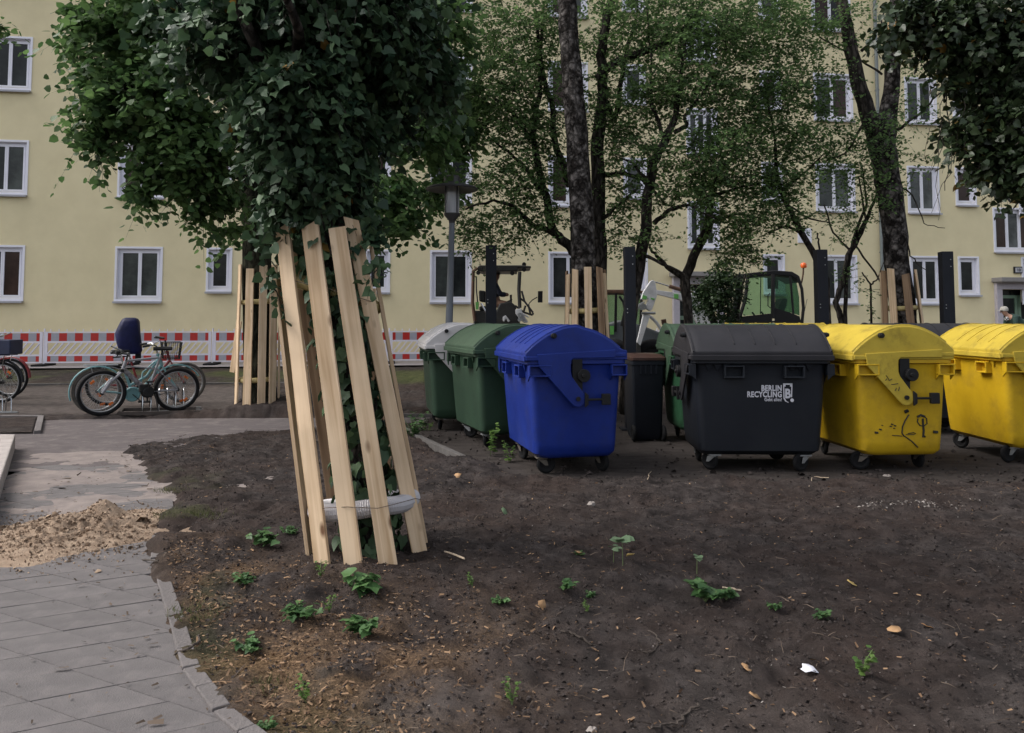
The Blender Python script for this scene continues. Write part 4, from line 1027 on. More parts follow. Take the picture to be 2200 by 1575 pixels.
bl=[blob(290,50,11.6,135,90,1.0,215),blob(275,180,11.4,95,70,.8,130),blob(230,245,11.2,75,55,.6,58),blob(370,200,11.2,110,100,.9,130),blob(430,335,11.3,85,72,.6,135),blob(370,270,11.2,90,60,.6,100),blob(345,345,11.2,44,50,.4,34),
    blob(205,40,11.6,55,45,.6,34),blob(470,60,11.6,110,110,1,130),blob(490,425,11.8,42,34,.4,28),blob(205,300,11.2,48,18,.3,18),blob(305,405,11.1,24,34,.25,12),blob(505,490,12.1,20,22,.2,8),blob(150,90,11.6,32,14,.3,8),blob(390,395,11.5,40,30,.3,16),
    blob(930,60,11.5,90,100,1,120),blob(890,250,11.2,80,80,.7,120),blob(960,290,13.6,70,60,.5,100),blob(840,415,11,62,40,.5,56),blob(1010,225,13.6,46,60,.5,48),blob(872,472,11,34,26,.3,16),blob(790,470,11,40,30,.3,14),blob(935,400,13.6,55,40,.4,40),blob(350,-150,11.6,300,120,1.4,170),blob(900,-120,13.4,200,120,1.2,100),
    blob(430,455,11.8,26,28,.25,9),blob(700,80,13.4,200,160,1,110)]
arr,tw=sprays(R,bl,L_=.55,per=15,size=.105,sj=.35,droop=.55,outw=.7,flat=.45,shell=2.0)
arr=shift(arr,ld.location)
link(leaves_mesh('crown',*arr[:4],HEART,LIND,arr[4]),'crown',ld,'stuff')
link(twig_mesh([[np.array(q_)-np.array(ld.location) for q_ in w_] for w_ in tw],.006,MOSSB),'crown_twigs',ld,'stuff')
guard('guard of pine boards round the linden trunk beside the bicycles',bx2,Y2,.33,.31,.12,2.2,(-100,-62,-30,-145,-172,10,60,120),(0,0),(WOOD,),(.42,1.65),.125)
lb=thing('loose_board','single pine board leaning on the linden guard','board',pt(497,800,13.0)); board_between(lb,pt(499,800,13.0),pt(514,690,12.98),.10,.022,(-.4,-1,0),WOOD)

# --- 3. birch trunk with guard
Y3=11.9; zb=.02; bx3=pt(1262,690,Y3).x
bi=thing('birch_tree','birch with patchy grey bark rising behind the blue container','tree',(bx3,Y3,zb))
limb(bi,'trunk',[(1264,905,Y3,66),(1262,800,Y3,58),(1260,700,Y3,54),(1254,560,Y3,54),(1246,400,Y3,50),(1236,250,Y3,47),(1224,100,Y3,43),(1218,0,Y3,42),(1205,-300,Y3,34)],BIRCH,16,.012,6,.05)
guard('guard of pine boards round the birch trunk behind the blue container',bx3+.0,Y3,.36,.29,.02,2.22,(-90,-128,-52,-160,-22,15,60,120,165),(-.02,0),(WOOD,WOOD,WOOD2),(.45,1.6),.105)

# --- 4. dark barked multi stem trees in the middle
Y4=13.2
def ground_root(name,label,u,Y,cat='tree',grp=None): 
    x=pt(u,690,Y).x; return thing(name,label,cat,(x,Y,float(G0(Y))),0,grp)
t4=ground_root('maple_tree','dark stemmed spreading tree directly behind the birch trunk',1285,Y4)
limb(t4,'trunk',[(1287,880,Y4,40),(1287,700,Y4,36),(1288,560,Y4,34),(1285,420,Y4,32),(1284,300,Y4,28),(1296,200,Y4,24)],BARK,10,.015,7)
L4=[[(1296,200,Y4,24),(1290,120,Y4,22),(1302,40,Y4,20),(1330,-60,Y4,16)],[(1282,170,13.1,18),(1330,130,13,17),(1400,105,12.9,15),(1460,75,12.8,12),(1500,25,12.8,9),(1530,-40,12.8,6)],
    [(1250,560,Y4,28),(1225,530,13.1,22),(1190,500,13,19),(1165,400,13,17),(1145,290,13,14),(1160,180,13,10),(1165,60,13,7)],[(1188,500,13,15),(1140,480,12.8,11),(1105,445,12.7,9),(1060,430,12.6,6),(1000,450,12.5,4)],
    [(1225,400,13.2,18),(1195,320,13.2,15),(1185,220,13.2,12),(1160,120,13.2,9),(1150,20,13.2,6)],[(1140,300,13,10),(1100,240,12.9,8),(1050,200,12.8,5)],[(1165,410,13,10),(1120,350,12.9,8),(1060,300,12.8,5)],
    [(1287,380,Y4,14),(1340,370,13.1,10),(1380,385,13,8),(1430,440,12.9,5)],[(1283,480,Y4,10),(1330,440,13,7),(1370,405,12.9,4)],[(1290,200,13.3,16),(1320,260,13.4,12),(1345,120,13.5,9),(1370,20,13.5,6)]]
for i,a in enumerate(L4): limb(t4,'branch',a,BARK,7,.03,60+i)
R=np.random.default_rng(44)
bl=[blob(1110,60,12.9,150,90,1.1,289),blob(1080,190,12.9,110,90,.9,220),blob(1120,300,12.9,90,70,.7,139),blob(1090,400,12.7,90,55,.6,116),blob(1050,490,12.6,90,45,.5,86),blob(1150,470,12.7,50,50,.5,52),blob(1030,545,12.6,36,20,.3,9),
    blob(1360,60,13.2,130,90,1.1,266),blob(1350,210,13.2,110,90,.9,196),blob(1330,300,13.1,80,60,.7,104),blob(1350,420,13,70,60,.5,63),blob(1160,200,13,110,120,.8,139),blob(1200,-120,13,330,110,1.5,196),blob(1330,500,13,42,60,.4,29),blob(1200,400,13,50,80,.4,41)]
arr,tw=sprays(R,bl,L_=.5,per=15,size=.068,sj=.35,droop=.18,outw=.7,flat=.45,shell=2.6)
arr=shift(arr,t4.location); link(leaves_mesh('crown',*arr[:4],KITE,MAPLE,arr[4]),'crown',t4,'stuff'); link(twig_mesh([[np.array(q_)-np.array(t4.location) for q_ in w_] for w_ in tw],.005,BARK),'crown_twigs',t4,'stuff')
# --- 5
Y5=12.6
t5=ground_root('maple_tree','dark stemmed tree curving up beside the post at the excavator arm',1350,Y5)
limb(t5,'trunk',[(1345,900,Y5,32),(1352,700,Y5,28),(1368,600,Y5,27),(1388,500,Y5,25),(1390,420,Y5,22),(1402,350,Y5,21),(1430,300,Y5,19),(1452,250,Y5,14),(1462,170,Y5,9),(1475,60,Y5,5)],BARK,9,.015,8)
for i,a in enumerate(([(1405,480,Y5,11),(1440,450,12.4,9),(1480,440,12.3,6),(1540,470,12.2,3)],[(1448,285,Y5,11),(1475,270,12.5,9),(1470,250,12.5,8),(1510,200,12.4,5),(1540,150,12.3,3)],[(1430,300,Y5,9),(1400,230,12.7,7),(1400,130,12.8,5),(1390,20,12.8,3)],[(1378,545,Y5,9),(1410,560,12.4,7),(1470,590,12.3,6),(1480,600,12.3,3)],[(1395,390,Y5,8),(1360,350,12.8,6),(1330,340,12.9,3)])):
    limb(t5,'branch',a,BARK,6,.02,80+i)
R=np.random.default_rng(55)
bl=[blob(1480,60,12.6,110,80,1,220),blob(1470,180,12.6,110,80,.9,196),blob(1440,330,12.5,90,60,.6,92),blob(1530,330,12.4,80,70,.6,104),blob(1470,420,12.4,70,40,.5,57),blob(1460,-110,12.6,200,90,1.2,104),blob(1400,520,12.4,40,40,.3,13)]
arr,tw=sprays(R,bl,L_=.5,per=15,size=.068,sj=.35,droop=.18,outw=.7,flat=.45,shell=2.6)
arr=shift(arr,t5.location); link(leaves_mesh('crown',*arr[:4],KITE,MAPLE,arr[4]),'crown',t5,'stuff'); link(twig_mesh([[np.array(q_)-np.array(t5.location) for q_ in w_] for w_ in tw],.005,BARK),'crown_twigs',t5,'stuff')
# --- 6
Y6=13.4
t6=ground_root('maple_tree','slim dark stemmed tree in front of the excavator arm',1478,Y6)
limb(t6,'trunk',[(1482,880,Y6,22),(1480,700,Y6,20),(1472,600,Y6,22),(1495,540,Y6,20),(1520,490,Y6,20),(1525,430,Y6,15),(1540,380,Y6,11),(1560,350,Y6,8),(1590,335,Y6,5)],BARK,9,.012,9)
for i,a in enumerate(([(1472,600,Y6,11),(1440,580,13.3,9),(1410,550,13.2,7),(1395,530,13.2,5)],[(1548,370,Y6,7),(1550,330,13.3,5),(1540,250,13.3,3)],[(1520,480,Y6,8),(1580,460,13.2,6),(1640,470,13.1,3)],[(1530,420,Y6,7),(1600,400,13.2,5),(1660,390,13.1,3)])):
    limb(t6,'branch',a,BARK,6,.02,90+i)
R=np.random.default_rng(66)
bl=[blob(1590,60,13,120,80,1,220),blob(1600,190,13,110,90,.9,220),blob(1600,300,13,100,60,.7,139),blob(1560,400,13,100,50,.6,127),blob(1590,480,12.9,100,45,.6,109),blob(1650,420,12.9,60,60,.5,52),blob(1600,-110,13,200,90,1.2,104),blob(1590,545,13.2,60,30,.4,46)]
arr,tw=sprays(R,bl,L_=.5,per=15,size=.068,sj=.35,droop=.2,outw=.7,flat=.45,shell=2.6)
arr=shift(arr,t6.location); link(leaves_mesh('crown',*arr[:4],KITE,MAPLE,arr[4]),'crown',t6,'stuff'); link(twig_mesh([[np.array(q_)-np.array(t6.location) for q_ in w_] for w_ in tw],.005,BARK),'crown_twigs',t6,'stuff')
# --- dense dark bush between arm and cab
bu=ground_root('dark_bush','dense dark green bush between excavator arm and cab',1560,15.2,'bush')
for i,a in enumerate(([(1560,760,15.2,10),(1565,650,15.2,7),(1545,600,15.2,4)],[(1575,760,15.2,9),(1590,640,15.2,6),(1600,590,15.2,3)],[(1550,760,15.2,8),(1530,660,15.2,5)])): limb(bu,'stem',a,BARK,6,.02,100+i)
R=np.random.default_rng(77)
bl=[blob(1548,625,15.1,44,42,.45,200),blob(1560,580,15.1,26,24,.3,40),blob(1512,640,15.1,26,36,.3,60),blob(1560,690,15.1,26,36,.3,35)]
arr,tw=sprays(R,bl,L_=.35,per=13,size=.07,droop=.4,flat=.3,shell=3)
arr=shift(arr,bu.location); link(leaves_mesh('foliage',*arr[:4],KITE,BUSH,arr[4]),'foliage',bu,'stuff')
# --- 7. thin shrubs right of the middle
Y7=13.8
t7=ground_root('bare_shrub','thin multi stemmed shrub between the post and the drainpipe',1825,Y7,'shrub')
for i,a in enumerate(([(1812,800,Y7,16),(1808,690,Y7,14),(1795,650,Y7,12),(1812,600,Y7,12),(1822,550,Y7,12),(1850,500,Y7,10),(1880,430,Y7,6),(1890,380,Y7,3)],[(1818,800,Y7,10),(1816,690,Y7,9),(1818,600,Y7,8),(1832,520,Y7,7),(1862,440,Y7,5),(1850,350,Y7,3)],[(1822,550,Y7,7),(1860,470,Y7,5),(1845,380,Y7,3)],[(1872,800,Y7,6),(1872,690,Y7,5),(1870,610,Y7,4),(1852,585,Y7,3)],[(1828,540,Y7,5),(1790,500,Y7,4),(1770,440,Y7,3)],[(1870,612,Y7,4),(1885,600,Y7,3),(1900,560,Y7,2)],[(1832,520,Y7,4),(1880,585,Y7,4),(1893,610,Y7,3)])):
    limb(t7,'stem',a,BARK,6,.012,110+i)
R=np.random.default_rng(88)
bl=[blob(1840,420,13.7,60,70,.5,60),blob(1800,480,13.7,50,50,.5,30),blob(1870,640,13.6,30,30,.2,8),blob(1820,590,13.7,30,25,.2,10),blob(1790,360,13.7,60,50,.5,44)]
arr,tw=sprays(R,bl,L_=.4,per=11,size=.055,droop=.15,flat=.45,shell=3)
arr=shift(arr,t7.location); link(leaves_mesh('foliage',*arr[:4],KITE,MAPLE,arr[4]),'foliage',t7,'stuff'); link(twig_mesh([[np.array(q_)-np.array(t7.location) for q_ in w_] for w_ in tw],.004,BARK),'twigs',t7,'stuff')
t7b=ground_root('young_tree','slender arching tree rising from behind the post at the cab',1770,13.2)
for i,a in enumerate(([(1785,880,13.2,16),(1775,600,13.2,15),(1752,552,13.2,14),(1722,500,13.2,13),(1690,440,13.2,11),(1670,380,13.2,9),(1665,300,13.2,6),(1650,220,13.2,4)],[(1722,500,13.2,7),(1690,485,13.1,5),(1650,500,13,3)],[(1762,560,13.2,5),(1758,520,13.2,4),(1756,500,13.2,3)],[(1680,410,13.2,6),(1730,370,13.3,5),(1770,330,13.3,3)],[(1690,440,13.2,5),(1740,470,13.3,4),(1790,480,13.3,2)])):
    limb(t7b,'trunk' if i==0 else 'branch',a,BARK,7,.012,130+i)
R=np.random.default_rng(99)
bl=[blob(1690,60,13.2,90,90,.9,173),blob(1690,200,13.2,80,80,.8,150),blob(1710,320,13.2,90,60,.7,116),blob(1680,400,13.2,70,50,.6,80),blob(1750,280,13.3,60,70,.6,57),blob(1700,470,13.1,45,28,.4,23),blob(1780,110,13.2,40,80,.5,27)]
arr,tw=sprays(R,bl,L_=.5,per=14,size=.068,droop=.2,flat=.45,shell=2.6)
arr=shift(arr,t7b.location); link(leaves_mesh('crown',*arr[:4],KITE,MAPLE,arr[4]),'crown',t7b,'stuff'); link(twig_mesh([[np.array(q_)-np.array(t7b.location) for q_ in w_] for w_ in tw],.004,BARK),'crown_twigs',t7b,'stuff')
# --- 8. big forked trunk on the right with guard
Y8=13.4; bx8=pt(1945,690,Y8).x
t8=thing('forked_tree','thick forked trunk with scaly grey bark by the drainpipe','tree',(bx8,Y8,.03))
limb(t8,'trunk',[(1953,850,Y8,60),(1948,760,Y8,54),(1942,690,Y8,52),(1928,570,Y8,50),(1916,450,Y8,50),(1903,370,Y8,52),(1893,300,Y8,58),(1898,250,Y8,48)],BIRCH,16,.012,10,.06)
limb(t8,'branch',[(1890,310,Y8,44),(1862,240,13.3,34),(1838,150,13.3,30),(1822,70,13.3,27),(1808,0,13.3,24),(1790,-150,13.2,20)],BARK,12,.012,11,.05)
limb(t8,'branch',[(1900,300,Y8,44),(1915,200,13.5,34),(1920,100,13.5,31),(1926,0,13.5,28),(1935,-150,13.5,22)],BIRCH,12,.012,12,.05)
for i,a in enumerate(([(1925,280,Y8,8),(1970,250,13.3,5),(2020,200,13.2,4),(2050,200,13.2,2)],[(1930,400,13.3,5),(1960,420,13.2,3),(1985,480,13.1,2),(2030,490,13.1,1.5)],[(1940,500,13.3,4),(1955,550,13.2,3),(1990,580,13.1,2)],[(1850,110,13.3,7),(1890,60,13.2,5),(1900,20,13.2,3)],[(2035,190,13.2,3),(2040,340,13.1,2),(2030,410,13.1,1.5)],[(1895,160,13.4,5),(1850,130,13.3,4),(1760,80,13.2,3)],[(1865,250,13.3,6),(1815,330,13.2,4),(1760,350,13.1,2)])):
    limb(t8,'branch',a,BARK,6,.03,150+i)
R=np.random.default_rng(111)
bl=[blob(1830,40,13.1,60,60,.5,45),blob(1790,180,13.1,60,60,.5,36),blob(1870,290,13.0,70,50,.4,60),blob(1840,330,13.0,60,50,.4,50),blob(1980,150,13.1,50,60,.4,26),blob(1960,240,13.1,50,40,.4,30),blob(1950,350,13.1,40,50,.3,18),blob(1890,400,13.0,40,60,.3,34),blob(1950,70,13.2,60,50,.5,30),blob(1900,-120,13.3,220,90,1.2,110)]
arr,tw=sprays(R,bl,L_=.4,per=11,size=.06,droop=.25,flat=.4,shell=3)
arr=shift(arr,t8.location); link(leaves_mesh('crown',*arr[:4],KITE,MAPLE,arr[4]),'crown',t8,'stuff'); link(twig_mesh([[np.array(q_)-np.array(t8.location) for q_ in w_] for w_ in tw],.004,BARK),'crown_twigs',t8,'stuff')
guard('guard of pale boards round the thick forked trunk by the drainpipe',bx8+.03,Y8,.36,.27,.03,2.24,(-92,-140,-35,-170,-10,40,90,140),(-.13,0),(WOOD2,WOOD,WOOD),(.45,1.65),.12)
# --- 9. ivy laden tree whose trunk stands outside the right edge
Y9=7.0; bx9=6.1
t9=thing('ivy_laden_tree','dark ivy hanging into the upper right corner with some brown leaves','tree',(bx9,Y9,0))
limb(t9,'trunk',[(2620,1060,Y9,110),(2600,600,Y9,95),(2560,200,Y9,85),(2540,-300,Y9,70)],BARK,14,.02,13)
for i,a in enumerate(([(2560,250,Y9,50),(2400,120,7,34),(2200,60,7,20),(2000,20,7,10)],[(2580,400,Y9,36),(2400,300,7,22),(2200,260,7,12),(2150,330,7,6)],[(2545,0,Y9,44),(2300,-80,7,24),(2000,-60,7,12)])): limb(t9,'branch',a,BARK,8,.04,170+i)
R=np.random.default_rng(122)
bl=[blob(2080,40,7,150,62,.5,230),blob(2150,150,7,85,110,.5,200),blob(2150,270,7,70,90,.45,140),blob(2165,350,7,60,55,.4,80),blob(2060,270,7,30,40,.25,16),blob(2050,110,7,60,50,.4,60),blob(1950,30,7,70,45,.35,60),blob(2095,310,7,36,40,.25,22),blob(2180,400,7,36,22,.2,14),blob(1900,75,7,26,26,.2,7),blob(2350,150,7,150,200,.8,260),blob(2250,-120,7,300,100,.9,160),blob(2040,170,7,26,30,.2,9)]
arr,tw=sprays(R,bl,L_=.24,per=9,size=.062,sj=.4,droop=.7,outw=.7,flat=.35,shell=2.2)
arr[4][R.random(len(arr[4]))<.012]=1.0
arr=shift(arr,t9.location); link(leaves_mesh('ivy_foliage',*arr[:4],IVY,IVYD,arr[4]),'ivy_foliage',t9,'stuff'); link(twig_mesh([[np.array(q_)-np.array(t9.location) for q_ in w_] for w_ in tw],.003,BARK),'ivy_stems',t9,'stuff')
b=MB()
for k in range(16):
    u0,v0=rnd.uniform(2010,2180),rnd.uniform(120,300); P=[pt(u0,v0,7)]
    u,v=u0,v0
    for j in range(5):
        u+=rnd.uniform(-22,14); v+=rnd.uniform(15,50); P.append(pt(u,v,7+rnd.uniform(-.1,.1)))
    b.tube([p-t9.location for p in P],[.004,.0035,.003,.0025,.002,.0015],4)
obj('hanging_stems',b,BARK,t9)
# small spray from a tree outside on the left
t10=thing('linden_spray','few linden leaves reaching in over the upper left window','branch',pt(-60,60,9))
R=np.random.default_rng(133); arr,tw=sprays(R,[blob(0,62,9,14,18,.12,9),blob(-60,40,9,40,50,.3,30)],L_=.3,per=8,size=.07,droop=.3,shell=3)
arr=shift(arr,t10.location); link(leaves_mesh('leaves',*arr[:4],HEART,LIND,arr[4]),'leaves',t10,'stuff'); limb(t10,'twig',[(-300,-40,9,12),(-60,50,9,7),(10,66,9,2)],BARK,6,.01,1)
# ---------------------------------------------------------------- bicycles
TEAL=mat('teal_paint',(.15,.31,.33),.3,.08,4,dirt=.2,dirtcol=(.12,.10,.08))
MTBG=mat('dark_grey_paint',(.05,.052,.06),.35,.2,6); MTBS=mat('silver_grey_paint',(.20,.20,.22),.35,.1,6)
MAROON=mat('maroon_paint',(.20,.02,.025),.4,.1,6); SPOKE=mat('spoke_steel',(.30,.30,.31),.35,.1,30,metal=.8)
ORANGE=mat('orange_reflector',(.60,.14,.02),.3,.15,30); DTYRE=mat('dusty_tyre',(.085,.075,.066),.9,.25,14); RIMD=mat('rim_alloy',(.32,.32,.33),.35,.1,20,metal=.6)
CAMO=mat('camo_downtube',(.05,.045,.05),.5,.5,30,col2=(.32,.31,.33))
def wheel(parent,c,R,tyre=RUBBER,rt=.024,refl=2,rim=RIMD):
    b=MB(); b.ring((0,0,0),R-rt,rt,'y',40,8); w=obj('wheel',b,tyre,parent,smooth='all',loc=c)
    b=MB(); b.ring((0,0,0),R-2*rt-.006,.011,'y',40,6); obj('rim',b,rim,w,smooth='all')
    b=MB(); 
    for k in range(28):
        a=2*pi*k/28; s=.03 if k%2 else -.03; a2=a+(.45 if k%4<2 else -.45)
        b.tube([(.022*cos(a2),s,.022*sin(a2)),((R-2*rt-.01)*cos(a),0,(R-2*rt-.01)*sin(a))],.0022,4,False)
    obj('spokes',b,SPOKE,w)
    b=MB(); b.tube([(0,-.045,0),(0,.045,0)],.028,12); b.tube([(0,-.07,0),(0,.07,0)],.010,8); obj('hub',b,BLACKP,w)
    for k in range(refl):
        a=.9+k*2*pi/refl*1.0; r=R*.62; m=MB(); m.box((r*cos(a),-.012,r*sin(a)),(.07,.012,.035),Euler((0,-a+pi/2,0)).to_matrix()); obj('reflector',m,ORANGE,w)
    return w
def tubes(parent,name,segs,m,n=8,smooth=True):
    b=MB()
    for pts_,r in segs: b.tube(pts_,r,n)
    return obj(name,b,m,parent,smooth=smooth)
def arcpts(c,R,a0,a1,n=14,y=0): return [(c[0]+R*cos(radians(a0+(a1-a0)*k/n)),y,c[2]+R*sin(radians(a0+(a1-a0)*k/n))) for k in range(n+1)]
def saddle(parent,c,L_=.27):
    b=MB(); b.loft([[(c[0]+x,c[1]+y*w*.5,c[2]+z) for y,z in ((-1,0),(-.6,.03),(0,.022),(.6,.03),(1,0),(.6,-.025),(0,-.03),(-.6,-.025))] for x,w in ((-.13,.10),(-.11,.17),(-.05,.16),(.03,.07),(.12,.045),(.145,.02))])
    obj('saddle',b,BLACKP,parent,smooth=True,bevel=.004)
def cranks(parent,c,m=BLACKP,R=.085,a=.5):
    b=MB(); b.ring((c[0],-.045,c[2]),R,.008,'y',24,5); b.disc((c[0],-.045,c[2]),R*.55,.006); b.tube([(c[0],-.06,c[2]),(c[0],.06,c[2])],.018,10)
    o=obj('chainring',b,m,parent)
    for s in (-1,1):
        e=Vector((c[0]+s*.17*cos(a),s*.075,c[2]+s*.17*sin(a))); b=MB(); b.bar((c[0],s*.065,c[2]),e,.026,.012); obj('crank',b,m,parent); b=MB(); b.box(e+Vector((0,s*.055,0)),(.09,.09,.022)); obj('pedal',b,BLACKP,parent)
def place_bike(t,rear,front,lean=0.0):
    d=front-rear; t.location=(rear.x,rear.y,rear.z); t.rotation_euler=(lean,0,atan2(d.y,d.x))
def chain(parent,a,b_): tubes(parent,'chain',[([(a[0],-.05,a[2]+.04),(b_[0],-.05,b_[2]+.08)],.005),([(a[0],-.05,a[2]-.035),(b_[0],-.05,b_[2]-.08)],.005)],BLACKP,5)
def basket(parent,c,w,d,hh,m,name='basket'):
    b=MB()
    for z in np.linspace(0,hh,7):
        f=.82+.18*z/hh; x,y=w/2*f,d/2*f; P=[(-x,-y),(x,-y),(x,y),(-x,y),(-x,-y)]
        for p,q_ in zip(P[:-1],P[1:]): b.bar((c[0]+p[0],c[1]+p[1],c[2]+z),(c[0]+q_[0],c[1]+q_[1],c[2]+z),.006 if 0<z<hh else .014,.006 if 0<z<hh else .014)
    for k in range(36):
        t_=k/36*4; s_=int(t_); f_=t_-s_; cr=[(-1,-1),(1,-1),(1,1),(-1,1)]; p=cr[s_];q_=cr[(s_+1)%4]; x=p[0]+(q_[0]-p[0])*f_; y=p[1]+(q_[1]-p[1])*f_
        b.bar((c[0]+x*w/2*.82,c[1]+y*d/2*.82,c[2]),(c[0]+x*w/2,c[1]+y*d/2,c[2]+hh),.005,.005)
    for k in range(9): 
        x=-w/2*.8+w*.8*k/8; b.bar((c[0]+x,c[1]-d/2*.82,c[2]),(c[0]+x,c[1]+d/2*.82,c[2]),.005,.005)
    return obj(name,b,m,parent)
# teal city bike, facing right
R_=.355; rear=gp(205,890,.02); rear=Vector((pt(207,890,12.5).x,12.5,.015)); front=Vector((pt(378,880,13.05).x,13.05,.03)); wb=(front-rear).length
t=thing('bicycle','pale teal city bicycle with rear carrier and black wire front basket','bicycle',group='bicycles parked in the yard'); place_bike(t,rear,front,.03)
wheel(t,(0,0,R_),R_,DTYRE,.026,3); wheel(t,(wb,0,R_),R_,DTYRE,.026,3)
bb=(.50,0,.29); hd=(wb-.30,0,.92); hl=(wb-.235,0,.74); st_=(.33,0,.80)
tubes(t,'frame',[([hl,(.72,0,.45),bb],.024),([(wb-.27,0,.86),(.70,0,.56),(.45,0,.42)],.021),([bb,(.36,0,.72)],.020),([bb,(.0,.05,R_)],.013),([bb,(.0,-.05,R_)],.013),([(.36,0,.70),(0,.05,R_)],.010),([(.36,0,.70),(0,-.05,R_)],.010),([hl,hd],.028),([(.62,0,.42),(.64,0,.62),(.82,0,.80)],.012)],TEAL)
tubes(t,'fork',[([hl,(wb-.19,.05,.66),(wb,.05,R_)],.013),([hl,(wb-.19,-.05,.66),(wb,-.05,R_)],.013)],TEAL)
b=MB()
for y in (-.03,-.01,.01,.03): b.tube(arcpts((0,0,R_),R_+.03,20,200,16,y),.012,6)
obj('rear_mudguard',b,TEAL,t,smooth=True)
b=MB()
for y in (-.025,0,.025): b.tube(arcpts((wb,0,R_),R_+.025,30,140,12,y),.012,6)
obj('front_mudguard',b,TEAL,t,smooth=True)
b=MB(); b.ring((bb[0],-.06,bb[2]),.10,.02,'y',24,6); b.disc((bb[0],-.055,bb[2]),.085,.02); obj('chain_guard',b,TEAL,t,smooth=True); cranks(t,bb,BLACKP,.07,2.4)
tubes(t,'rear_carrier',[([(-.20,.06,.76),(.28,.06,.76)],.007),([(-.20,-.06,.76),(.28,-.06,.76)],.007),([(-.1,.06,.76),(0,.06,R_)],.006),([(-.1,-.06,.76),(0,-.06,R_)],.006),([(.12,.06,.76),(0,.06,R_)],.006),([(-.2,.06,.76),(-.2,-.06,.76)],.007),([(0,.06,.77),(0,-.06,.77)],.006)],STEEL)
tubes(t,'seat_post',[([(.36,0,.72),(.32,0,.93)],.014)],CHROME); saddle(t,(.30,0,.96))
tubes(t,'handlebar',[([hd,(wb-.33,0,1.02)],.014),([(wb-.50,-.28,1.06),(wb-.38,-.24,1.08),(wb-.32,-.08,1.04),(wb-.32,.08,1.04),(wb-.38,.24,1.08),(wb-.50,.28,1.06)],.012)],CHROME)
tubes(t,'grip',[([(wb-.54,-.285,1.055),(wb-.44,-.265,1.072)],.018)],BLACKP); tubes(t,'grip',[([(wb-.54,.285,1.055),(wb-.44,.265,1.072)],.018)],BLACKP)
basket(t,(wb-.10,0,.84),.30,.34,.26,BLACKP)
tubes(t,'brake_cable',[([(wb-.40,-.24,1.08),(wb-.28,-.15,1.14),(wb-.2,-.05,1.0),hl],.004)],BLACKP,4)
# dark mountain bike, facing left
fr=Vector((pt(217,895,12.1).x,12.1,.01)); re=Vector((pt(379,885,12.72).x,12.72,.03)); wb=(fr-re).length
t=thing('bicycle','dark grey mountain bicycle with camouflage down tube and black motor, nearest the path','bicycle',group='bicycles parked in the yard'); place_bike(t,re,fr,-.03)
R_=.345; wheel(t,(0,0,R_),R_,RUBBER,.028,2); wheel(t,(wb,0,R_),R_,RUBBER,.028,2)
bb=(.43,0,.33); hl=(wb-.28,0,.70); hd=(wb-.32,0,.82)
tubes(t,'frame',[([hd,(.30,0,.86)],.019),([(hl[0],0,hl[2]+.05),(.30,0,.68),(0,-.05,R_)],.012),([(.30,0,.68),(0,.05,R_)],.012),([bb,(.26,0,.90)],.018),([bb,(0,.06,R_)],.011),([bb,(0,-.06,R_)],.011),([hl,hd],.026)],MTBS)
tubes(t,'down_tube',[([hl,bb],.038)],CAMO,10)
b=MB(); b.disc((bb[0],0,bb[2]),.085,.13,'y',18); b.box((bb[0]+.05,0,bb[2]+.06),(.16,.10,.12)); obj('motor',b,BLACKP,t,bevel=.015)
tubes(t,'fork_leg',[([(hl[0]+.02,.06,.66),(wb-.10,.06,.50)],.019),([(wb-.12,.06,.54),(wb,.06,R_)],.023)],MTBS); tubes(t,'fork_leg',[([(hl[0]+.02,-.06,.66),(wb-.10,-.06,.50)],.019),([(wb-.12,-.06,.54),(wb,-.06,R_)],.023)],MTBS)
b=MB(); b.bar((hl[0]+.02,-.08,.68),(hl[0]+.02,.08,.68),.05,.05); obj('fork_crown',b,BLACKP,t,bevel=.008)
cranks(t,bb,BLACKP,.09,1.5); chain(t,(0,0,R_),bb); tubes(t,'seat_post',[([(.26,0,.88),(.235,0,.98)],.014)],BLACKP); saddle(t,(.23,0,1.0))
tubes(t,'stem',[([hd,(wb-.34,0,.92),(wb-.26,0,.94)],.016)],BLACKP)
tubes(t,'handlebar',[([(wb-.30,-.34,.96),(wb-.25,-.15,.95),(wb-.25,.15,.95),(wb-.30,.34,.96)],.013)],BLACKP)
tubes(t,'grip',[([(wb-.30,-.36,.96),(wb-.29,-.24,.955)],.018)],MTBG); tubes(t,'grip',[([(wb-.30,.36,.96),(wb-.29,.24,.955)],.018)],MTBG)
b=MB(); b.box((wb-.20,0,.95),(.06,.10,.06)); b.bar((wb-.26,-.18,.98),(wb-.18,-.24,.93),.02,.02); b.bar((wb-.26,.18,.98),(wb-.18,.24,.93),.02,.02); obj('headlight_and_levers',b,BLACKP,t,bevel=.01)
tubes(t,'kickstand',[([(.33,.05,.30),(.30,.16,.02)],.009)],BLACKP)
tubes(t,'bar_end',[([(wb-.31,-.37,.96),(wb-.22,-.38,1.0),(wb-.16,-.38,1.03)],.012)],CHROME)
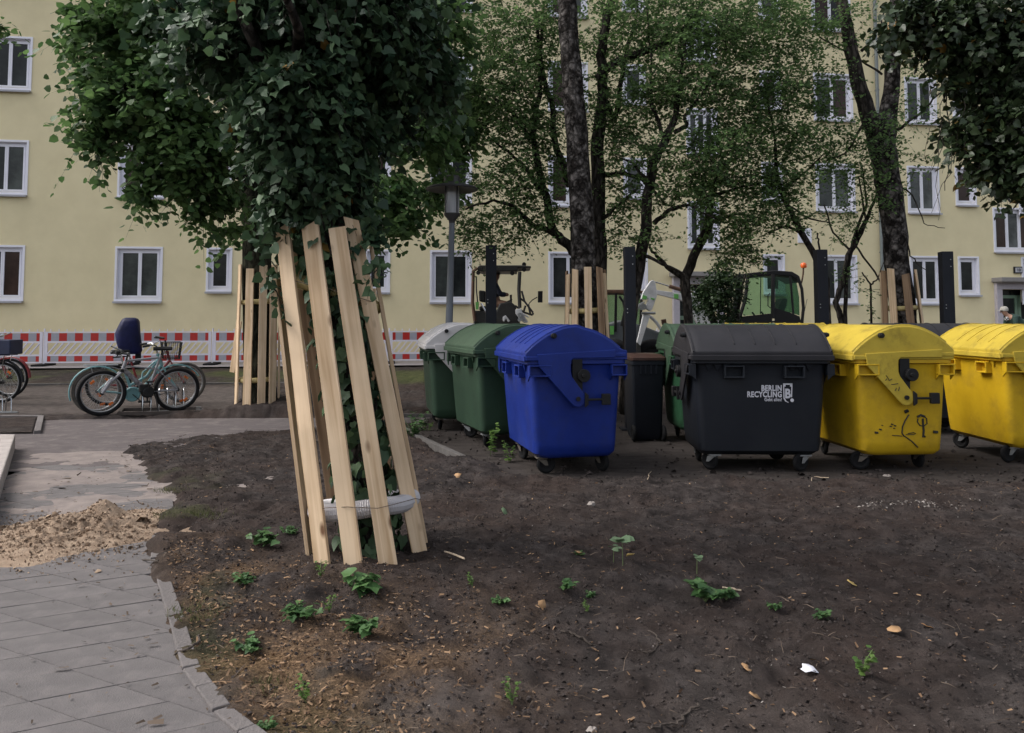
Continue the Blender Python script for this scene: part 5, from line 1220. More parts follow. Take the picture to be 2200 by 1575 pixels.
# maroon bicycle behind with covered child seat
rear=Vector((pt(228,880,13.3).x,13.35,.05)); front=Vector((pt(392,873,13.75).x,13.8,.06)); wb=(front-rear).length
t=thing('bicycle','maroon bicycle with blue covered child seat behind the teal one','bicycle',group='bicycles parked in the yard'); place_bike(t,rear,front,.02)
R_=.35; wheel(t,(0,0,R_),R_,RUBBER,.024,2); wheel(t,(wb,0,R_),R_,DTYRE,.024,2)
bb=(.47,0,.29); hl=(wb-.24,0,.74); hd=(wb-.29,0,.90)
tubes(t,'frame',[([hl,(.70,0,.40),bb],.022),([bb,(.32,0,.78)],.018),([bb,(0,.05,R_)],.011),([bb,(0,-.05,R_)],.011),([(.32,0,.74),(0,.05,R_)],.010),([(.32,0,.74),(0,-.05,R_)],.010),([hl,hd],.022)],MAROON)
tubes(t,'fork',[([hl,(wb,.05,R_)],.012),([hl,(wb,-.05,R_)],.012)],MAROON); cranks(t,bb,BLACKP,.08,.2); chain(t,(0,0,R_),bb)
tubes(t,'handlebar',[([hd,(wb-.32,0,1.08)],.014),([(wb-.48,-.28,1.14),(wb-.34,-.12,1.12),(wb-.34,.12,1.12),(wb-.48,.28,1.14)],.012)],BLACKP)
tubes(t,'seat_post',[([(.32,0,.76),(.29,0,.94)],.014)],CHROME); saddle(t,(.26,0,.97))
tubes(t,'child_seat_bracket',[([(.05,.04,.80),(.30,.02,.82)],.010),([(.05,-.04,.80),(.30,-.02,.82)],.010),([(.10,.04,.80),(.20,.04,.95)],.010)],BLACKP)
CHS=mat('navy_rain_cover',(.005,.007,.045),.6,.35,5,.4,14,col2=(.008,.011,.07),spec=.25)
b=MB(); cx=.30
prof=[(.86,.22,.17,.02),(.92,.25,.19,.02),(1.05,.27,.20,.0),(1.2,.28,.20,-.02),(1.32,.24,.19,-.01),(1.40,.21,.17,0),(1.45,.17,.13,.0),(1.47,.10,.07,0)]
rings=[]
for z,w,d,o_ in prof:
    rings.append([(cx+o_+w*.70*(abs(cos(a))**.6*(1 if cos(a)>0 else -1))*(1+.05*sin(3*a+z*9)),d*(abs(sin(a))**.6*(1 if sin(a)>0 else -1)),z) for a in [2*pi*k/20 for k in range(20)]])
b.loft(rings); obj('child_seat_cover',b,CHS,t,smooth='all')
b=MB(); b.box((cx+.14,.0,.80),(.09,.10,.20)); b.box((cx+.12,0,.70),(.10,.26,.03)); obj('child_seat_foot_rest',b,BLACKP,t,bevel=.01)
# two bicycles cut by the left edge, wheels to the right
NAVY=mat('navy_crate',(.012,.018,.055),.5,.2,6)
for i,(uc,vc,Y,col,lab) in enumerate(((3,868,13.7,MTBG,'dark bicycle with navy crate basket cut by the frame edge at the hoop rack'),(20,858,14.5,MAROON,'dark bicycle with red tail light standing behind the crate bicycle'))):
    fw=Vector((pt(uc,vc,Y).x,Y,.06+.02*i)); rw=fw+Vector((-1.05,.05,0)); wb=1.05
    t=thing('bicycle',lab,'bicycle',group='bicycles parked in the yard'); place_bike(t,rw,fw,.02); R_=.35
    wheel(t,(0,0,R_),R_); wheel(t,(wb,0,R_),R_,RUBBER,.024,1)
    bb=(.45,0,.29); hl=(wb-.24,0,.74); hd=(wb-.29,0,.90)
    tubes(t,'frame',[([hl,bb],.022),([hd,(.32,0,.80)],.018),([bb,(.30,0,.84)],.018),([bb,(0,.05,R_)],.011),([bb,(0,-.05,R_)],.011),([(.32,0,.74),(0,.05,R_)],.010),([(.32,0,.74),(0,-.05,R_)],.010),([hl,hd],.022)],col)
    tubes(t,'fork',[([hl,(wb,.05,R_)],.012),([hl,(wb,-.05,R_)],.012)],col); cranks(t,bb); saddle(t,(.26,0,.97)); tubes(t,'seat_post',[([(.30,0,.8),(.28,0,.95)],.014)],CHROME)
    tubes(t,'handlebar',[([hd,(wb-.30,0,1.06)],.014),([(wb-.20,-.28,1.16),(wb-.24,-.12,1.10),(wb-.24,.12,1.10),(wb-.20,.28,1.16)],.012)],CHROME)
    tubes(t,'grip',[([(wb-.22,-.27,1.15),(wb-.10,-.30,1.21)],.019)],BLACKP)
    b=MB()
    for y in (-.02,.02): b.tube(arcpts((wb,0,R_),R_+.025,0,150,12,y),.013,6)
    obj('front_mudguard',b,DARKP if i==0 else MAROON,t,smooth=True)
    if i==0:
        b=MB(); c=(wb+.02,0,.84); b.box((c[0],c[1],c[2]),(.44,.32,.02)); b.box((c[0]-.22,0,c[2]+.12),(.02,.32,.24)); b.box((c[0]+.22,0,c[2]+.12),(.02,.32,.24)); b.box((c[0],-.16,c[2]+.12),(.44,.02,.24)); b.box((c[0],.16,c[2]+.12),(.44,.02,.24)); obj('crate',b,NAVY,t,bevel=.008)
        tubes(t,'front_carrier',[([(wb-.2,-.1,.82),(wb+.2,-.1,.82)],.008),([(wb-.2,.1,.82),(wb+.2,.1,.82)],.008),([(wb+.1,.1,.82),(wb,.05,R_)],.006),([(wb+.1,-.1,.82),(wb,-.05,R_)],.006)],CHROME)
# racks
t=thing('bicycle_rack','galvanised hoop rack under the front wheels of parked bicycles','bicycle rack',(pt(385,885,12.95).x,12.95,.02),radians(28))
for k in range(6):
    x=-.30+.12*k-.25; b=MB(); b.tube([(x,-.16,0),(x,-.17,.26),(x,-.10,.36),(x,-.0,.38),(x,.08,.33),(x,.16,.0)],.011,8); obj('hoop',b,CHROME,t,smooth=True)
b=MB(); b.bar((-.7,-.16,.015),(.35,-.16,.015),.04,.02); b.bar((-.7,.16,.015),(.35,.16,.015),.04,.02); obj('base_rail',b,STEEL,t)
t=thing('bicycle_rack','galvanised hoop rack at the frame edge under the crate bicycle','bicycle rack',(pt(4,895,12.6).x,12.6,.02),0)
for k in range(4):
    x=-.42+.14*k+.1; b=MB(); b.tube([(x-.045,0,0),(x-.04,0,.22),(x,0,.26),(x+.04,0,.22),(x+.045,0,0)],.012,8); obj('hoop',b,CHROME,t,smooth=True)
b=MB(); b.bar((-.6,0,.012),(.25,0,.012),.04,.02); obj('base_rail',b,STEEL,t)
# dark angle frame lying on the yard
a=gp(258,893,.02); c=gp(462,888,.02); t=thing('ground_frame','dark rusty steel frame lying flat beneath the parked bicycles','steel frame',((a.x+c.x)/2,a.y,.02))
b=MB()
for (p,q_) in ((gp(256,893,.03),gp(462,889,.03)),(gp(262,884,.03),gp(420,882,.03)),(gp(256,893,.03),gp(264,883,.03))): b.bar(Vector(p)-t.location+Vector((0,0,.03)),Vector(q_)-t.location+Vector((0,0,.03)),.05,.05)
obj('rail',b,mat('rusty_dark_steel',(.045,.035,.03),.8,.3,12),t)

# ---------------------------------------------------------------- people helper (one skinned surface per layer)
def skin(name,pts_,edges,m,parent,root=0,sub=2):
    me=bpy.data.meshes.new(name); me.from_pydata([p[:3] for p in pts_],edges,[]); me.materials.append(m)
    o=bpy.data.objects.new(name,me); COL.objects.link(o); o.parent=parent
    sk=o.modifiers.new('skin','SKIN'); ly=me.skin_vertices[0] if me.skin_vertices else None
    if ly is None:
        bpy.context.view_layer.objects.active=o; ly=me.skin_vertices[0]
    for i,p in enumerate(pts_):
        ly.data[i].radius=(p[3],p[4] if len(p)>4 else p[3]); ly.data[i].use_root=(i==root)
    s=o.modifiers.new('sub','SUBSURF'); s.levels=sub; s.render_levels=sub
    return o
SKINM=mat('skin_tone',(.42,.23,.16),.6,.08,8)
CHECK,n_,b_=nt('checked_shirt'); tc=n_.nodes.new('ShaderNodeTexCoord'); ck=n_.nodes.new('ShaderNodeTexChecker'); ck.inputs['Scale'].default_value=26; ck.inputs[1].default_value=(.02,.02,.025,1); ck.inputs[2].default_value=(.6,.6,.6,1); L(n_,tc.outputs['Object'],ck.inputs[0]); L(n_,ck.outputs[0],b_.inputs['Base Color'])
JACK=mat('dark_green_jacket',(.025,.055,.045),.85,.2,9,.5,30); TROU=mat('dark_trousers',(.03,.032,.04),.9,.2,9)
Y=22.6; o_=pt(2161,760,Y); t=thing('person','stooping man in dark green jacket, checked shirt and pale cap at the house entrance','person',(o_.x,Y,.27))
hp=(.52,0,.88); 
body=[(.52,0,.88,.13,.15),(.44,0,1.03,.12,.15),(.30,0,1.18,.13,.17),(.17,0,1.27,.12,.17),(.09,0,1.32,.055,.055),(.02,-.0,1.38,.075,.075),(-.01,0,1.45,.085,.078),(.0,0,1.50,.06,.06),
      (.18,-.19,1.25,.055,.055),(.16,-.24,1.0,.045,.045),(.02,-.20,.80,.035,.035),(-.03,-.19,.74,.03,.03),(.18,.19,1.25,.055,.055),(.16,.24,1.0,.045,.045),(.02,.20,.80,.035,.035),(-.03,.19,.74,.03,.03),
      (.50,-.10,.80,.09,.09),(.40,-.11,.45,.065,.065),(.48,-.11,.08,.045,.045),(.38,-.11,.04,.04,.03),(.50,.10,.80,.09,.09),(.44,.11,.45,.065,.065),(.54,.11,.08,.045,.045),(.44,.11,.04,.04,.03)]
ed=[(0,1),(1,2),(2,3),(3,4),(4,5),(5,6),(6,7),(3,8),(8,9),(9,10),(10,11),(3,12),(12,13),(13,14),(14,15),(0,16),(16,17),(17,18),(18,19),(0,20),(20,21),(21,22),(22,23)]
bd=skin('body',body,ed,SKINM,t,0)
jk=[(.50,0,.92,.155,.175),(.42,0,1.05,.15,.18),(.30,0,1.19,.155,.20),(.18,0,1.28,.14,.19),(.14,0,1.31,.09,.10),(.18,-.20,1.25,.075,.075),(.16,-.25,1.0,.06,.06),(.03,-.205,.82,.05,.05),(.18,.20,1.25,.075,.075),(.16,.25,1.0,.06,.06),(.03,.205,.82,.05,.05)]
skin('jacket',jk,[(0,1),(1,2),(2,3),(3,4),(3,5),(5,6),(6,7),(3,8),(8,9),(9,10)],JACK,t,0)
skin('checked_shirt',[(.12,0,1.20,.10,.12),(.07,0,1.26,.085,.10),(.04,0,1.30,.06,.07)],[(0,1),(1,2)],CHECK,t,0,1)
skin('trousers',[(.52,0,.90,.15,.16),(.50,-.10,.78,.105,.105),(.40,-.11,.45,.085,.085),(.48,-.11,.10,.07,.07),(.50,.10,.78,.105,.105),(.44,.11,.45,.085,.085),(.54,.11,.10,.07,.07)],[(0,1),(1,2),(2,3),(0,4),(4,5),(5,6)],TROU,t,0)
b=MB(); b.lathe([(.10,-.02),(.108,.02),(.10,.07),(.06,.11),(0,.12)],16,(.0,0,1.47)); b.prism([(-.08,-.07,1.475),(-.19,-.05,1.455),(-.19,.05,1.455),(-.08,.07,1.475)],(0,0,.012)); obj('cap',b,mat('pale_cap',(.42,.40,.36),.8,.1,20),t,smooth=True)
b=MB(); b.tube([(-.09,0,1.44),(-.115,0,1.415),(-.09,0,1.40)],[.012,.018,.012],6); b.box((-.075,-.035,1.445),(.02,.02,.012)); b.box((-.075,.035,1.445),(.02,.02,.012)); obj('nose',b,SKINM,t)

# ---------------------------------------------------------------- small wheel loader with driver
XG=mat('machine_dark',(.022,.021,.020),.5,.25,8); LG=mat('machine_light_grey',(.58,.58,.60),.4,.08,6,dirt=.4,dirtcol=(.12,.11,.10)); LIME=mat('machine_lime_green',(.14,.42,.10),.45,.1,6); RUST=mat('rusty_brown_metal',(.09,.045,.025),.7,.3,14)
def zq(sc,ou,ov,Y): return lambda x,z,dy=0: pt(ou+x/sc,ov+z/sc,Y+dy)
YL=16.6; Z5=zq(9.845,1000,550,YL); t=thing('mini_loader','small open cab loader with black canopy, driver seat and mirror','loader',(Z5(700,900).x,YL,float(G0(YL))))
lo=t.location.copy(); q=lambda *a: Z5(*a)-lo
def pz(zf,poly,d,off=0): return [zf(x,z,off)-lo for x,z in poly],(0,d,0)
b=MB(); P,o2=pz(Z5,[(250,235),(300,195),(1180,195),(1390,215),(1390,250),(1110,255),(1100,325),(330,325),(250,300)],1.15); b.prism(P,o2); obj('canopy',b,XG,t,bevel=.02)
for dy in (0,1.05):
    b=MB(); b.tube([q(200,1380,dy),q(150,980,dy),q(165,330,dy),q(250,250,dy)],.035,8); obj('rear_pillar',b,RUST if dy==0 else XG,t,smooth=True)
    b=MB(); b.tube([q(1150,1100,dy),q(1130,700,dy),q(1150,330,dy)],.038,8); obj('front_pillar',b,XG,t,smooth=True)
b=MB(); b.tube([q(230,430,.1),q(230,700,.1),q(260,1000,.1)],.015,6); b.tube([q(90,190),q(150,280)],.012,5); obj('grab_rail',b,XG,t)
for (x,z,dy) in ((270,355,-.05),(990,365,-.05),(1240,290,-.05),(1240,180,.1)):
    b=MB(); b.disc(q(x,z,dy),.045,.07,'y',14); obj('work_light',b,BLACKP,t)
b=MB(); b.tube([q(1340,1010),q(1420,930),q(1520,870)],.012,6); P,o2=pz(Z5,[(1535,745),(1635,740),(1630,985),(1530,985)],.05); b.prism(P,o2); obj('mirror',b,BLACKP,t,bevel=.01)
b=MB(); P,o2=pz(Z5,[(280,725),(420,735),(430,980),(290,960)],.5,.3); b.prism(P,o2); P,o2=pz(Z5,[(290,1060),(620,1060),(640,1160),(290,1160)],.5,.3); b.prism(P,o2); obj('seat',b,BLACKP,t,bevel=.03)
b=MB(); P,o2=pz(Z5,[(170,1150),(640,1180),(720,1000),(960,960),(1060,1050),(1150,1380),(1200,1900),(160,1900)],1.0,.05); b.prism(P,o2); obj('chassis',b,XG,t,bevel=.03)
b=MB(); P,o2=pz(Z5,[(215,970),(280,975),(265,1130),(220,1130)],.2,-.02); b.prism(P,o2); obj('green_panel',b,LIME,t)
b=MB(); b.tube([q(330,1000,-.05),q(430,1190,-.05)],.02,6); obj('hydraulic_ram',b,CHROME,t)
b=MB()
for a_,c_ in (((1190,740),(1250,960)),((1250,960),(1430,1200)),((1430,1200),(1420,1250)),((1420,1250),(1230,1190)),((1230,1190),(1270,1050)),((1330,1020),(1370,1220)),((1160,900),(1250,960)),((1050,1050),(1230,1190))): b.tube([q(*a_),q(*c_)],.022,6)
obj('side_frame',b,XG,t)
b=MB(); P,o2=pz(Z5,[(1060,1130),(1180,1110),(1200,1180),(1330,1400),(1250,1420),(1140,1330),(1060,1220)],.12,-.15); b.prism(P,o2); P,o2=pz(Z5,[(1220,1200),(1345,1280),(1345,1310),(1240,1260)],.1,-.15); b.prism(P,o2); P,o2=pz(Z5,[(790,1290),(850,1255),(950,1380),(900,1400),(860,1320),(820,1390),(790,1380)],.12,-.15); b.prism(P,o2); obj('lift_arm',b,LG,t,bevel=.01)
b=MB(); b.disc(q(1150,1250,-.2),.05,.1,'y',14); b.disc(q(1145,1350,-.2),.04,.1,'y',14); obj('arm_pin',b,STEEL,t)
b=MB(); P,o2=pz(Z5,[(180,1370),(330,1375),(340,1700),(170,1700)],.9,.05); b.prism(P,o2); obj('rear_hood',b,LG,t,bevel=.03)
b=MB(); b.ring(q(840,1000,.25),.16,.016,'z',20,6,Euler((0,-.5,0)).to_matrix()); b.tube([q(840,1000,.25),q(960,1150,.25)],.02,6); obj('steering_wheel',b,BLACKP,t)
b=MB(); b.tube([q(960,820,.1),q(965,1000,.1)],[.025,.02],8); obj('joystick',b,BLACKP,t)
for (x,dy) in ((330,-.1),(1000,-.1),(330,1.1),(1000,1.1)):
    c=q(x,1000,dy); c.z=.38; b=MB(); b.ring(c,.27,.11,'y',24,10); b.disc(c,.22,.16,'y',18); obj('tyre',b,RUBBER,t,smooth=True)
# driver
dl=Z5(700,1060,.5); t=thing('person','driver in dark clothes seated under the black loader canopy','person',(dl.x-.12,YL+.55,dl.z-.05))
skin('body',[(0,0,.08,.12,.14),(.0,0,.30,.12,.15),(.03,0,.50,.10,.15),(.05,0,.60,.05,.05),(.08,0,.68,.08,.075),(.08,0,.78,.08,.075),(.05,-.20,.50,.05,.05),(.16,-.22,.30,.045,.045),(.34,-.12,.30,.035,.035),(.05,.20,.50,.05,.05),(.16,.22,.30,.045,.045),(.34,.12,.30,.035,.035),(.22,-.12,.10,.08,.08),(.42,-.12,.06,.06,.06),(.46,-.12,-.25,.05,.05),(.22,.12,.10,.08,.08),(.42,.12,.06,.06,.06),(.46,.12,-.25,.05,.05)],
     [(0,1),(1,2),(2,3),(3,4),(4,5),(2,6),(6,7),(7,8),(2,9),(9,10),(10,11),(0,12),(12,13),(13,14),(0,15),(15,16),(16,17)],mat('driver_skin',(.22,.12,.08),.7),t,0)
skin('jacket',[(0,0,.10,.15,.17),(.0,0,.30,.15,.18),(.03,0,.50,.13,.17),(.05,-.20,.50,.07,.07),(.16,-.22,.30,.06,.06),(.28,-.16,.30,.05,.05),(.05,.20,.50,.07,.07),(.16,.22,.30,.06,.06),(.28,.16,.30,.05,.05)],[(0,1),(1,2),(2,3),(3,4),(4,5),(2,6),(6,7),(7,8)],mat('navy_work_jacket',(.012,.016,.03),.9,.2,8),t,0)
b=MB(); b.lathe([(.098,-.05),(.10,.0),(.09,.05),(.05,.09),(0,.10)],14,(.06,0,.78)); obj('hair',b,mat('dark_hair',(.02,.012,.008),.8),t,smooth=True)

# ---------------------------------------------------------------- mini excavator
YE=17.5; Z7=zq(4.4,1350,480,YE); Z6=zq(8.148,1290,590,YE); t=thing('mini_excavator','mini excavator with black cab, orange beacon and folded pale grey arm','excavator',(Z7(1350,900).x,YE,float(G0(YE))))
lo=t.location.copy(); q=lambda *a: Z7(*a)-lo; q6=lambda *a: Z6(*a)-lo
b=MB(); P,o2=pz(Z7,[(1040,485),(1130,470),(1380,443),(1550,455),(1610,490),(1640,560),(1600,540),(1540,500),(1380,490),(1130,510)],1.0); b.prism(P,o2); obj('cab_roof',b,BLACKP,t,bevel=.02)
for dy in (0,.95):
    b=MB(); b.tube([q(1130,490,dy),q(1105,720,dy),q(1030,960,dy)],.04,8); b.tube([q(1600,500,dy),q(1640,620,dy),q(1655,800,dy),q(1640,960,dy)],.035,8); b.tube([q(1368,480,dy),q(1365,900,dy)],.045 if dy==0 else .03,8); b.tube([q(1530,500,dy),q(1560,860,dy)],.025,8); b.bar(q(1000,930,dy),q(1640,930,dy),.04,.20,(0,1,0)); obj('cab_frame',b,BLACKP,t,smooth=True)
b=MB(); P,o2=pz(Z7,[(1385,800),(1520,840),(1620,880),(1640,960),(1385,960)],.03,-.03); b.prism(P,o2); P,o2=pz(Z7,[(1080,880),(1360,850),(1360,965),(1030,965)],.03,-.03); b.prism(P,o2); obj('cab_lower_panel',b,BLACKP,t)
def tinted(name,c,al=.45):
    m,n,bs=nt(name); bs.inputs['Base Color'].default_value=(*c,1); bs.inputs['Roughness'].default_value=.05; tr=n.nodes.new('ShaderNodeBsdfTransparent'); tr.inputs[0].default_value=(.70,.88,.76,1); mx=n.nodes.new('ShaderNodeMixShader'); mx.inputs[0].default_value=al; L(n,tr.outputs[0],mx.inputs[1]); L(n,bs.outputs[0],mx.inputs[2]); L(n,mx.outputs[0],n.nodes['Material Output'].inputs[0]); return m
TG=tinted('green_tinted_glass',(.06,.11,.085),.28); TG2=tinted('clear_green_glass',(.12,.20,.14),.08)
b=MB(); P,o2=pz(Z7,[(1388,505),(1525,515),(1590,560),(1615,700),(1618,870),(1388,800)],.006,.0); b.prism(P,o2); obj('rear_side_glass',b,TG,t)
b=MB(); P,o2=pz(Z7,[(1388,505),(1525,515),(1590,560),(1615,700),(1618,870),(1388,800)],.006,.93); b.prism(P,o2); obj('far_side_glass',b,TG,t)
b=MB(); P,o2=pz(Z7,[(1145,500),(1350,500),(1350,850),(1080,875)],.006,.0); b.prism(P,o2); obj('door_glass',b,TG2,t)
b=MB(); P,o2=pz(Z7,[(1400,850),(1430,760),(1470,705),(1510,710),(1500,780),(1450,880)],.45,.28); b.prism(P,o2); obj('seat',b,BLACKP,t,bevel=.03)
b=MB(); b.tube([q(1340,660,-.03),q(1320,680,-.03),q(1320,780,-.03),q(1345,800,-.03)],.012,6); b.tube([q(1252,500,.02),q(1248,860,.02)],.010,5); obj('door_handle_bar',b,BLACKP,t)
b=MB(); b.tube([q(1625,600),q(1642,540),q(1652,480),q(1655,420)],.018,6); obj('beacon_stalk',b,RUST,t)
b=MB(); b.lathe([(.055,-.05),(.068,-.02),(.066,.03),(.04,.065),(0,.07)],14,q(1657,400)); obj('beacon',b,mat('orange_beacon',(.75,.13,.02),.3),t,smooth=True)
b=MB(); b.tube([q(1690,715),q(1650,900)],.006,4); obj('antenna',b,BLACKP,t)
b=MB()
for k in range(5): b.tube([q(1040+k*10,480,-.12),q(1010+k*9,700,-.16),q(960+k*16,960,-.12)],.022,6)
b.tube([q(1170,840,.2),q(1200,880,.2)],.02,6); b.tube([q(1255,835,.2),q(1290,880,.2)],.02,6)
obj('hydraulic_hoses',b,BLACKP,t)
b=MB(); P,o2=pz(Z7,[(1050,945),(1660,945),(1680,1080),(1660,1250),(1000,1250)],1.1,.0); b.prism(P,o2); obj('engine_body',b,LG,t,bevel=.03)
for dy in (-.25,1.1):
    b=MB(); P,o2=pz(Z7,[(900,1330),(960,1270),(1650,1270),(1710,1330),(1700,1420),(1650,1460),(960,1460),(900,1420)],.3,dy); b.prism(P,o2); obj('track',b,RUBBER,t,bevel=.03)
b=MB(); P,o2=pz(Z6,[(990,270),(1420,330),(1545,360),(1640,290),(1700,330),(1815,490),(1790,560),(1950,900),(2150,1300),(1950,1300),(1730,900),(1560,620),(1470,470),(1380,440),(990,345)],.16,.38); b.prism(P,o2); arm=obj('boom',b,LG,t,bevel=.008)
for (x,z) in ((1585,500),(1645,572),(1690,642)):
    m=MB(); c=Z6(x,z,.37)-lo; m.box(c,(.085,.012,.095),Euler((0,radians(-38),0)).to_matrix()); obj('warning_label',m,mat('label_dark_green',(.03,.085,.05),.5) if 'label_dark_green' not in bpy.data.materials else bpy.data.materials['label_dark_green'],arm)
m=MB(); P,o2=pz(Z6,[(1290,340),(1365,345),(1365,425),(1290,415)],.012,.366); m.prism(P,o2); obj('green_band',m,LIME,arm)
b=MB(); P,o2=pz(Z6,[(880,115),(925,95),(960,125),(985,270),(1000,350),(905,610),(870,640),(790,590),(850,420),(800,440),(715,430),(745,320)],.14,.39); b.prism(P,o2); stk=obj('stick',b,LG,t,bevel=.008)
m=MB(); P,o2=pz(Z6,[(745,355),(820,385),(795,440),(728,420)],.012,.376); m.prism(P,o2); obj('green_band',m,LIME,stk)
m=MB(); P,o2=pz(Z6,[(885,405),(950,420),(945,445),(885,430)],.012,.376); m.prism(P,o2); obj('green_band',m,LIME,stk)
b=MB(); b.disc(q6(735,565,.45),.075,.2,'y',18); b.tube([q6(640,650,.4),q6(680,520,.4),q6(770,480,.4)],.018,6); b.tube([q6(720,680,.4),q6(920,670,.4)],.03,6); b.disc(q6(915,675,.4),.03,.12,'x',10); obj('quick_coupler',b,STEEL,t)
b=MB(); P,o2=pz(Z6,[(755,690),(880,705),(790,960),(700,1245),(640,1185),(690,980)],.12,.40); b.prism(P,o2); obj('hammer_plate',b,LG,t,bevel=.006)
b=MB(); P,o2=pz(Z6,[(640,1185),(700,1245),(720,1500),(620,1500)],.3,.3); b.prism(P,o2); obj('bucket',b,XG,t,bevel=.01)
b=MB(); b.tube([q6(960,130,.46),q6(1210,205,.46)],.014,6); obj('cylinder_rod',b,CHROME,t)
b=MB(); b.tube([q6(1205,205,.46),q6(1620,330,.46)],.045,10); obj('cylinder',b,RUST,t,smooth=True)
b=MB(); b.tube([q6(1800,560,.46),q6(2010,900,.46)],.06,10); obj('cylinder',b,BLACKP,t,smooth=True)
# second machine half hidden by the dark post
YM=18.2; Z6b=zq(8.148,1290,590,YM); t=thing('wheel_loader','green glazed loader cab half hidden by the post and pine boards','loader',(Z6b(380,800).x,YM,float(G0(YM)))); lo=t.location.copy(); q=lambda *a: Z6b(*a)-lo
b=MB(); P,o2=pz(Z6b,[(80,262),(640,262),(760,290),(750,330),(80,330)],1.2); b.prism(P,o2); obj('roof',b,RUST,t,bevel=.02)
for dy in (0,1.1):
    b=MB(); b.bar(q(272,330,dy),q(262,1000,dy),.055,.05,(0,1,0)); b.tube([q(330,380,dy),q(400,480,dy),q(430,620,dy),(q(370,900,dy))],.03,6); b.tube([q(650,330,dy),q(720,440,dy),q(700,900,dy)],.03,6); b.bar(q(90,330,dy),q(90,1000,dy),.05,.05,(0,1,0)); obj('cab_pillar',b,BLACKP,t)
b=MB(); P,o2=pz(Z6b,[(100,330),(700,330),(690,880),(100,880)],.006,1.12); b.prism(P,o2); obj('cab_glass',b,tinted('pale_green_glass',(.10,.22,.13),.3),t)
b=MB(); P,o2=pz(Z6b,[(80,890),(420,800),(760,900),(1060,1020),(1160,1120),(1160,1400),(80,1400)],1.3,0); b.prism(P,o2); obj('engine_hood',b,mat('hood_grey',(.10,.11,.12),.6,.15,5),t,bevel=.04)
b=MB(); P,o2=pz(Z6b,[(170,900),(235,900),(235,1050),(175,1050)],.04,-.05); b.prism(P,o2); P,o2=pz(Z6b,[(745,1250),(840,1250),(830,1370),(755,1370)],.1,-.15); b.prism(P,o2); obj('lime_panel',b,LIME,t)
b=MB(); b.tube([q(870,730,-.1),q(980,840,-.1),q(1110,1040,-.1)],.035,8); b.tube([q(1110,1040,-.1),q(1190,1100,-.1)],.05,8); obj('lift_arm',b,LG,t)
b=MB(); b.tube([q(1070,1060,-.1),q(1090,930,-.1),q(1100,880,-.1)],.014,6); P,o2=pz(Z6b,[(1065,790),(1150,775),(1165,870),(1085,885)],.06,-.12); b.prism(P,o2); obj('mirror',b,RUST,t,bevel=.012)
for (x,dy) in ((250,-.1),(900,-.1),(250,1.3),(900,1.3)):
    c=q(x,1000,dy); c.z=.42; b=MB(); b.ring(c,.29,.13,'y',24,10); b.disc(c,.24,.18,'y',18); obj('tyre',b,RUBBER,t,smooth=True)
# hint of a pale site van roof far behind the anthracite container
# ---------------------------------------------------------------- small plants
def plant(name,label,cat,u,v,size,kind,seed):
    R=np.random.default_rng(seed); g=gp(u,v,.05); z=gz(g.x,g.y); g=gp(u,v,z); z=gz(g.x,g.y)-.01
    t=thing(name,label,cat,(g.x,g.y,z)); P=[];TP=[];NR=[];SZ=[];TI=[]; b=MB()
    if kind=='grass':
        n=int(190*size/.1); a=R.uniform(0,2*pi,n); r=np.sqrt(R.random(n))*size; hh=size*R.uniform(.15,.42,n)
        pos=np.stack([r*np.cos(a)*1.5,r*np.sin(a),np.zeros(n)],1); tip=np.stack([R.normal(size=n)*.5,R.normal(size=n)*.5,np.ones(n)],1)
        sv=(np.array([(-.05,0,0),(.05,0,0),(0,1,.2)]),np.array([(0,1,2)])); link(leaves_mesh('blades',pos,tip,R.normal(size=(n,3)),hh,sv,GRS,R.uniform(0,.9,n)),'blades',t,'stuff'); return t
    ns={'tuft':9,'seedling':1,'maple':5,'tall':3,'climb':8}[kind]
    for i in range(ns):
        a=R.uniform(0,2*pi); sp=R.uniform(.2,1.0)
        if kind=='seedling': H_=size; dx,dy=R.normal()*.1*size,0
        elif kind=='tall': H_=size*R.uniform(.6,1); dx,dy=cos(a)*size*.35,sin(a)*size*.35
        elif kind=='climb': H_=size*R.uniform(.4,1.0); dx,dy=cos(a)*size*.5,sin(a)*size*.4
        else: H_=size*R.uniform(.25,.55); dx,dy=cos(a)*size*.7*sp,sin(a)*size*.7*sp
        pts_=[(0,0,0),(dx*.4,dy*.4,H_*.6),(dx,dy,H_)]; b.tube(pts_,[.003,.0025,.0015],4)
        nl={'tuft':7,'seedling':6,'maple':5,'tall':16,'climb':14}[kind]; ls={'tuft':.30,'seedling':.42,'maple':.40,'tall':.17,'climb':.13}[kind]*size
        for k in range(nl):
            f=1-(k/nl)*({'seedling':.12,'tall':.8,'climb':.85}.get(kind,.6)); p=np.array([dx*f,dy*f,H_*f])+R.normal(size=3)*size*.03; aa=R.uniform(0,2*pi)
            P.append(p); TP.append([cos(aa),sin(aa),R.uniform(-.35,.25)]); NR.append([R.normal()*.3,R.normal()*.3,1]); SZ.append(ls*R.uniform(.6,1.2)); TI.append(R.uniform(.1,.9))
    shp=IVY if kind in('tuft','maple','climb') else HEART
    m={'tuft':WEED,'seedling':SEED,'maple':WEED,'tall':WEEDL,'climb':WEED}[kind]
    link(leaves_mesh('leaves',np.array(P),np.array(TP),np.array(NR),np.array(SZ),shp,m,np.array(TI)),'leaves',t,'stuff')
    obj('stems',b,mat('green_stem',(.10,.14,.05),.7) if 'green_stem' not in bpy.data.materials else bpy.data.materials['green_stem'],t)
    return t
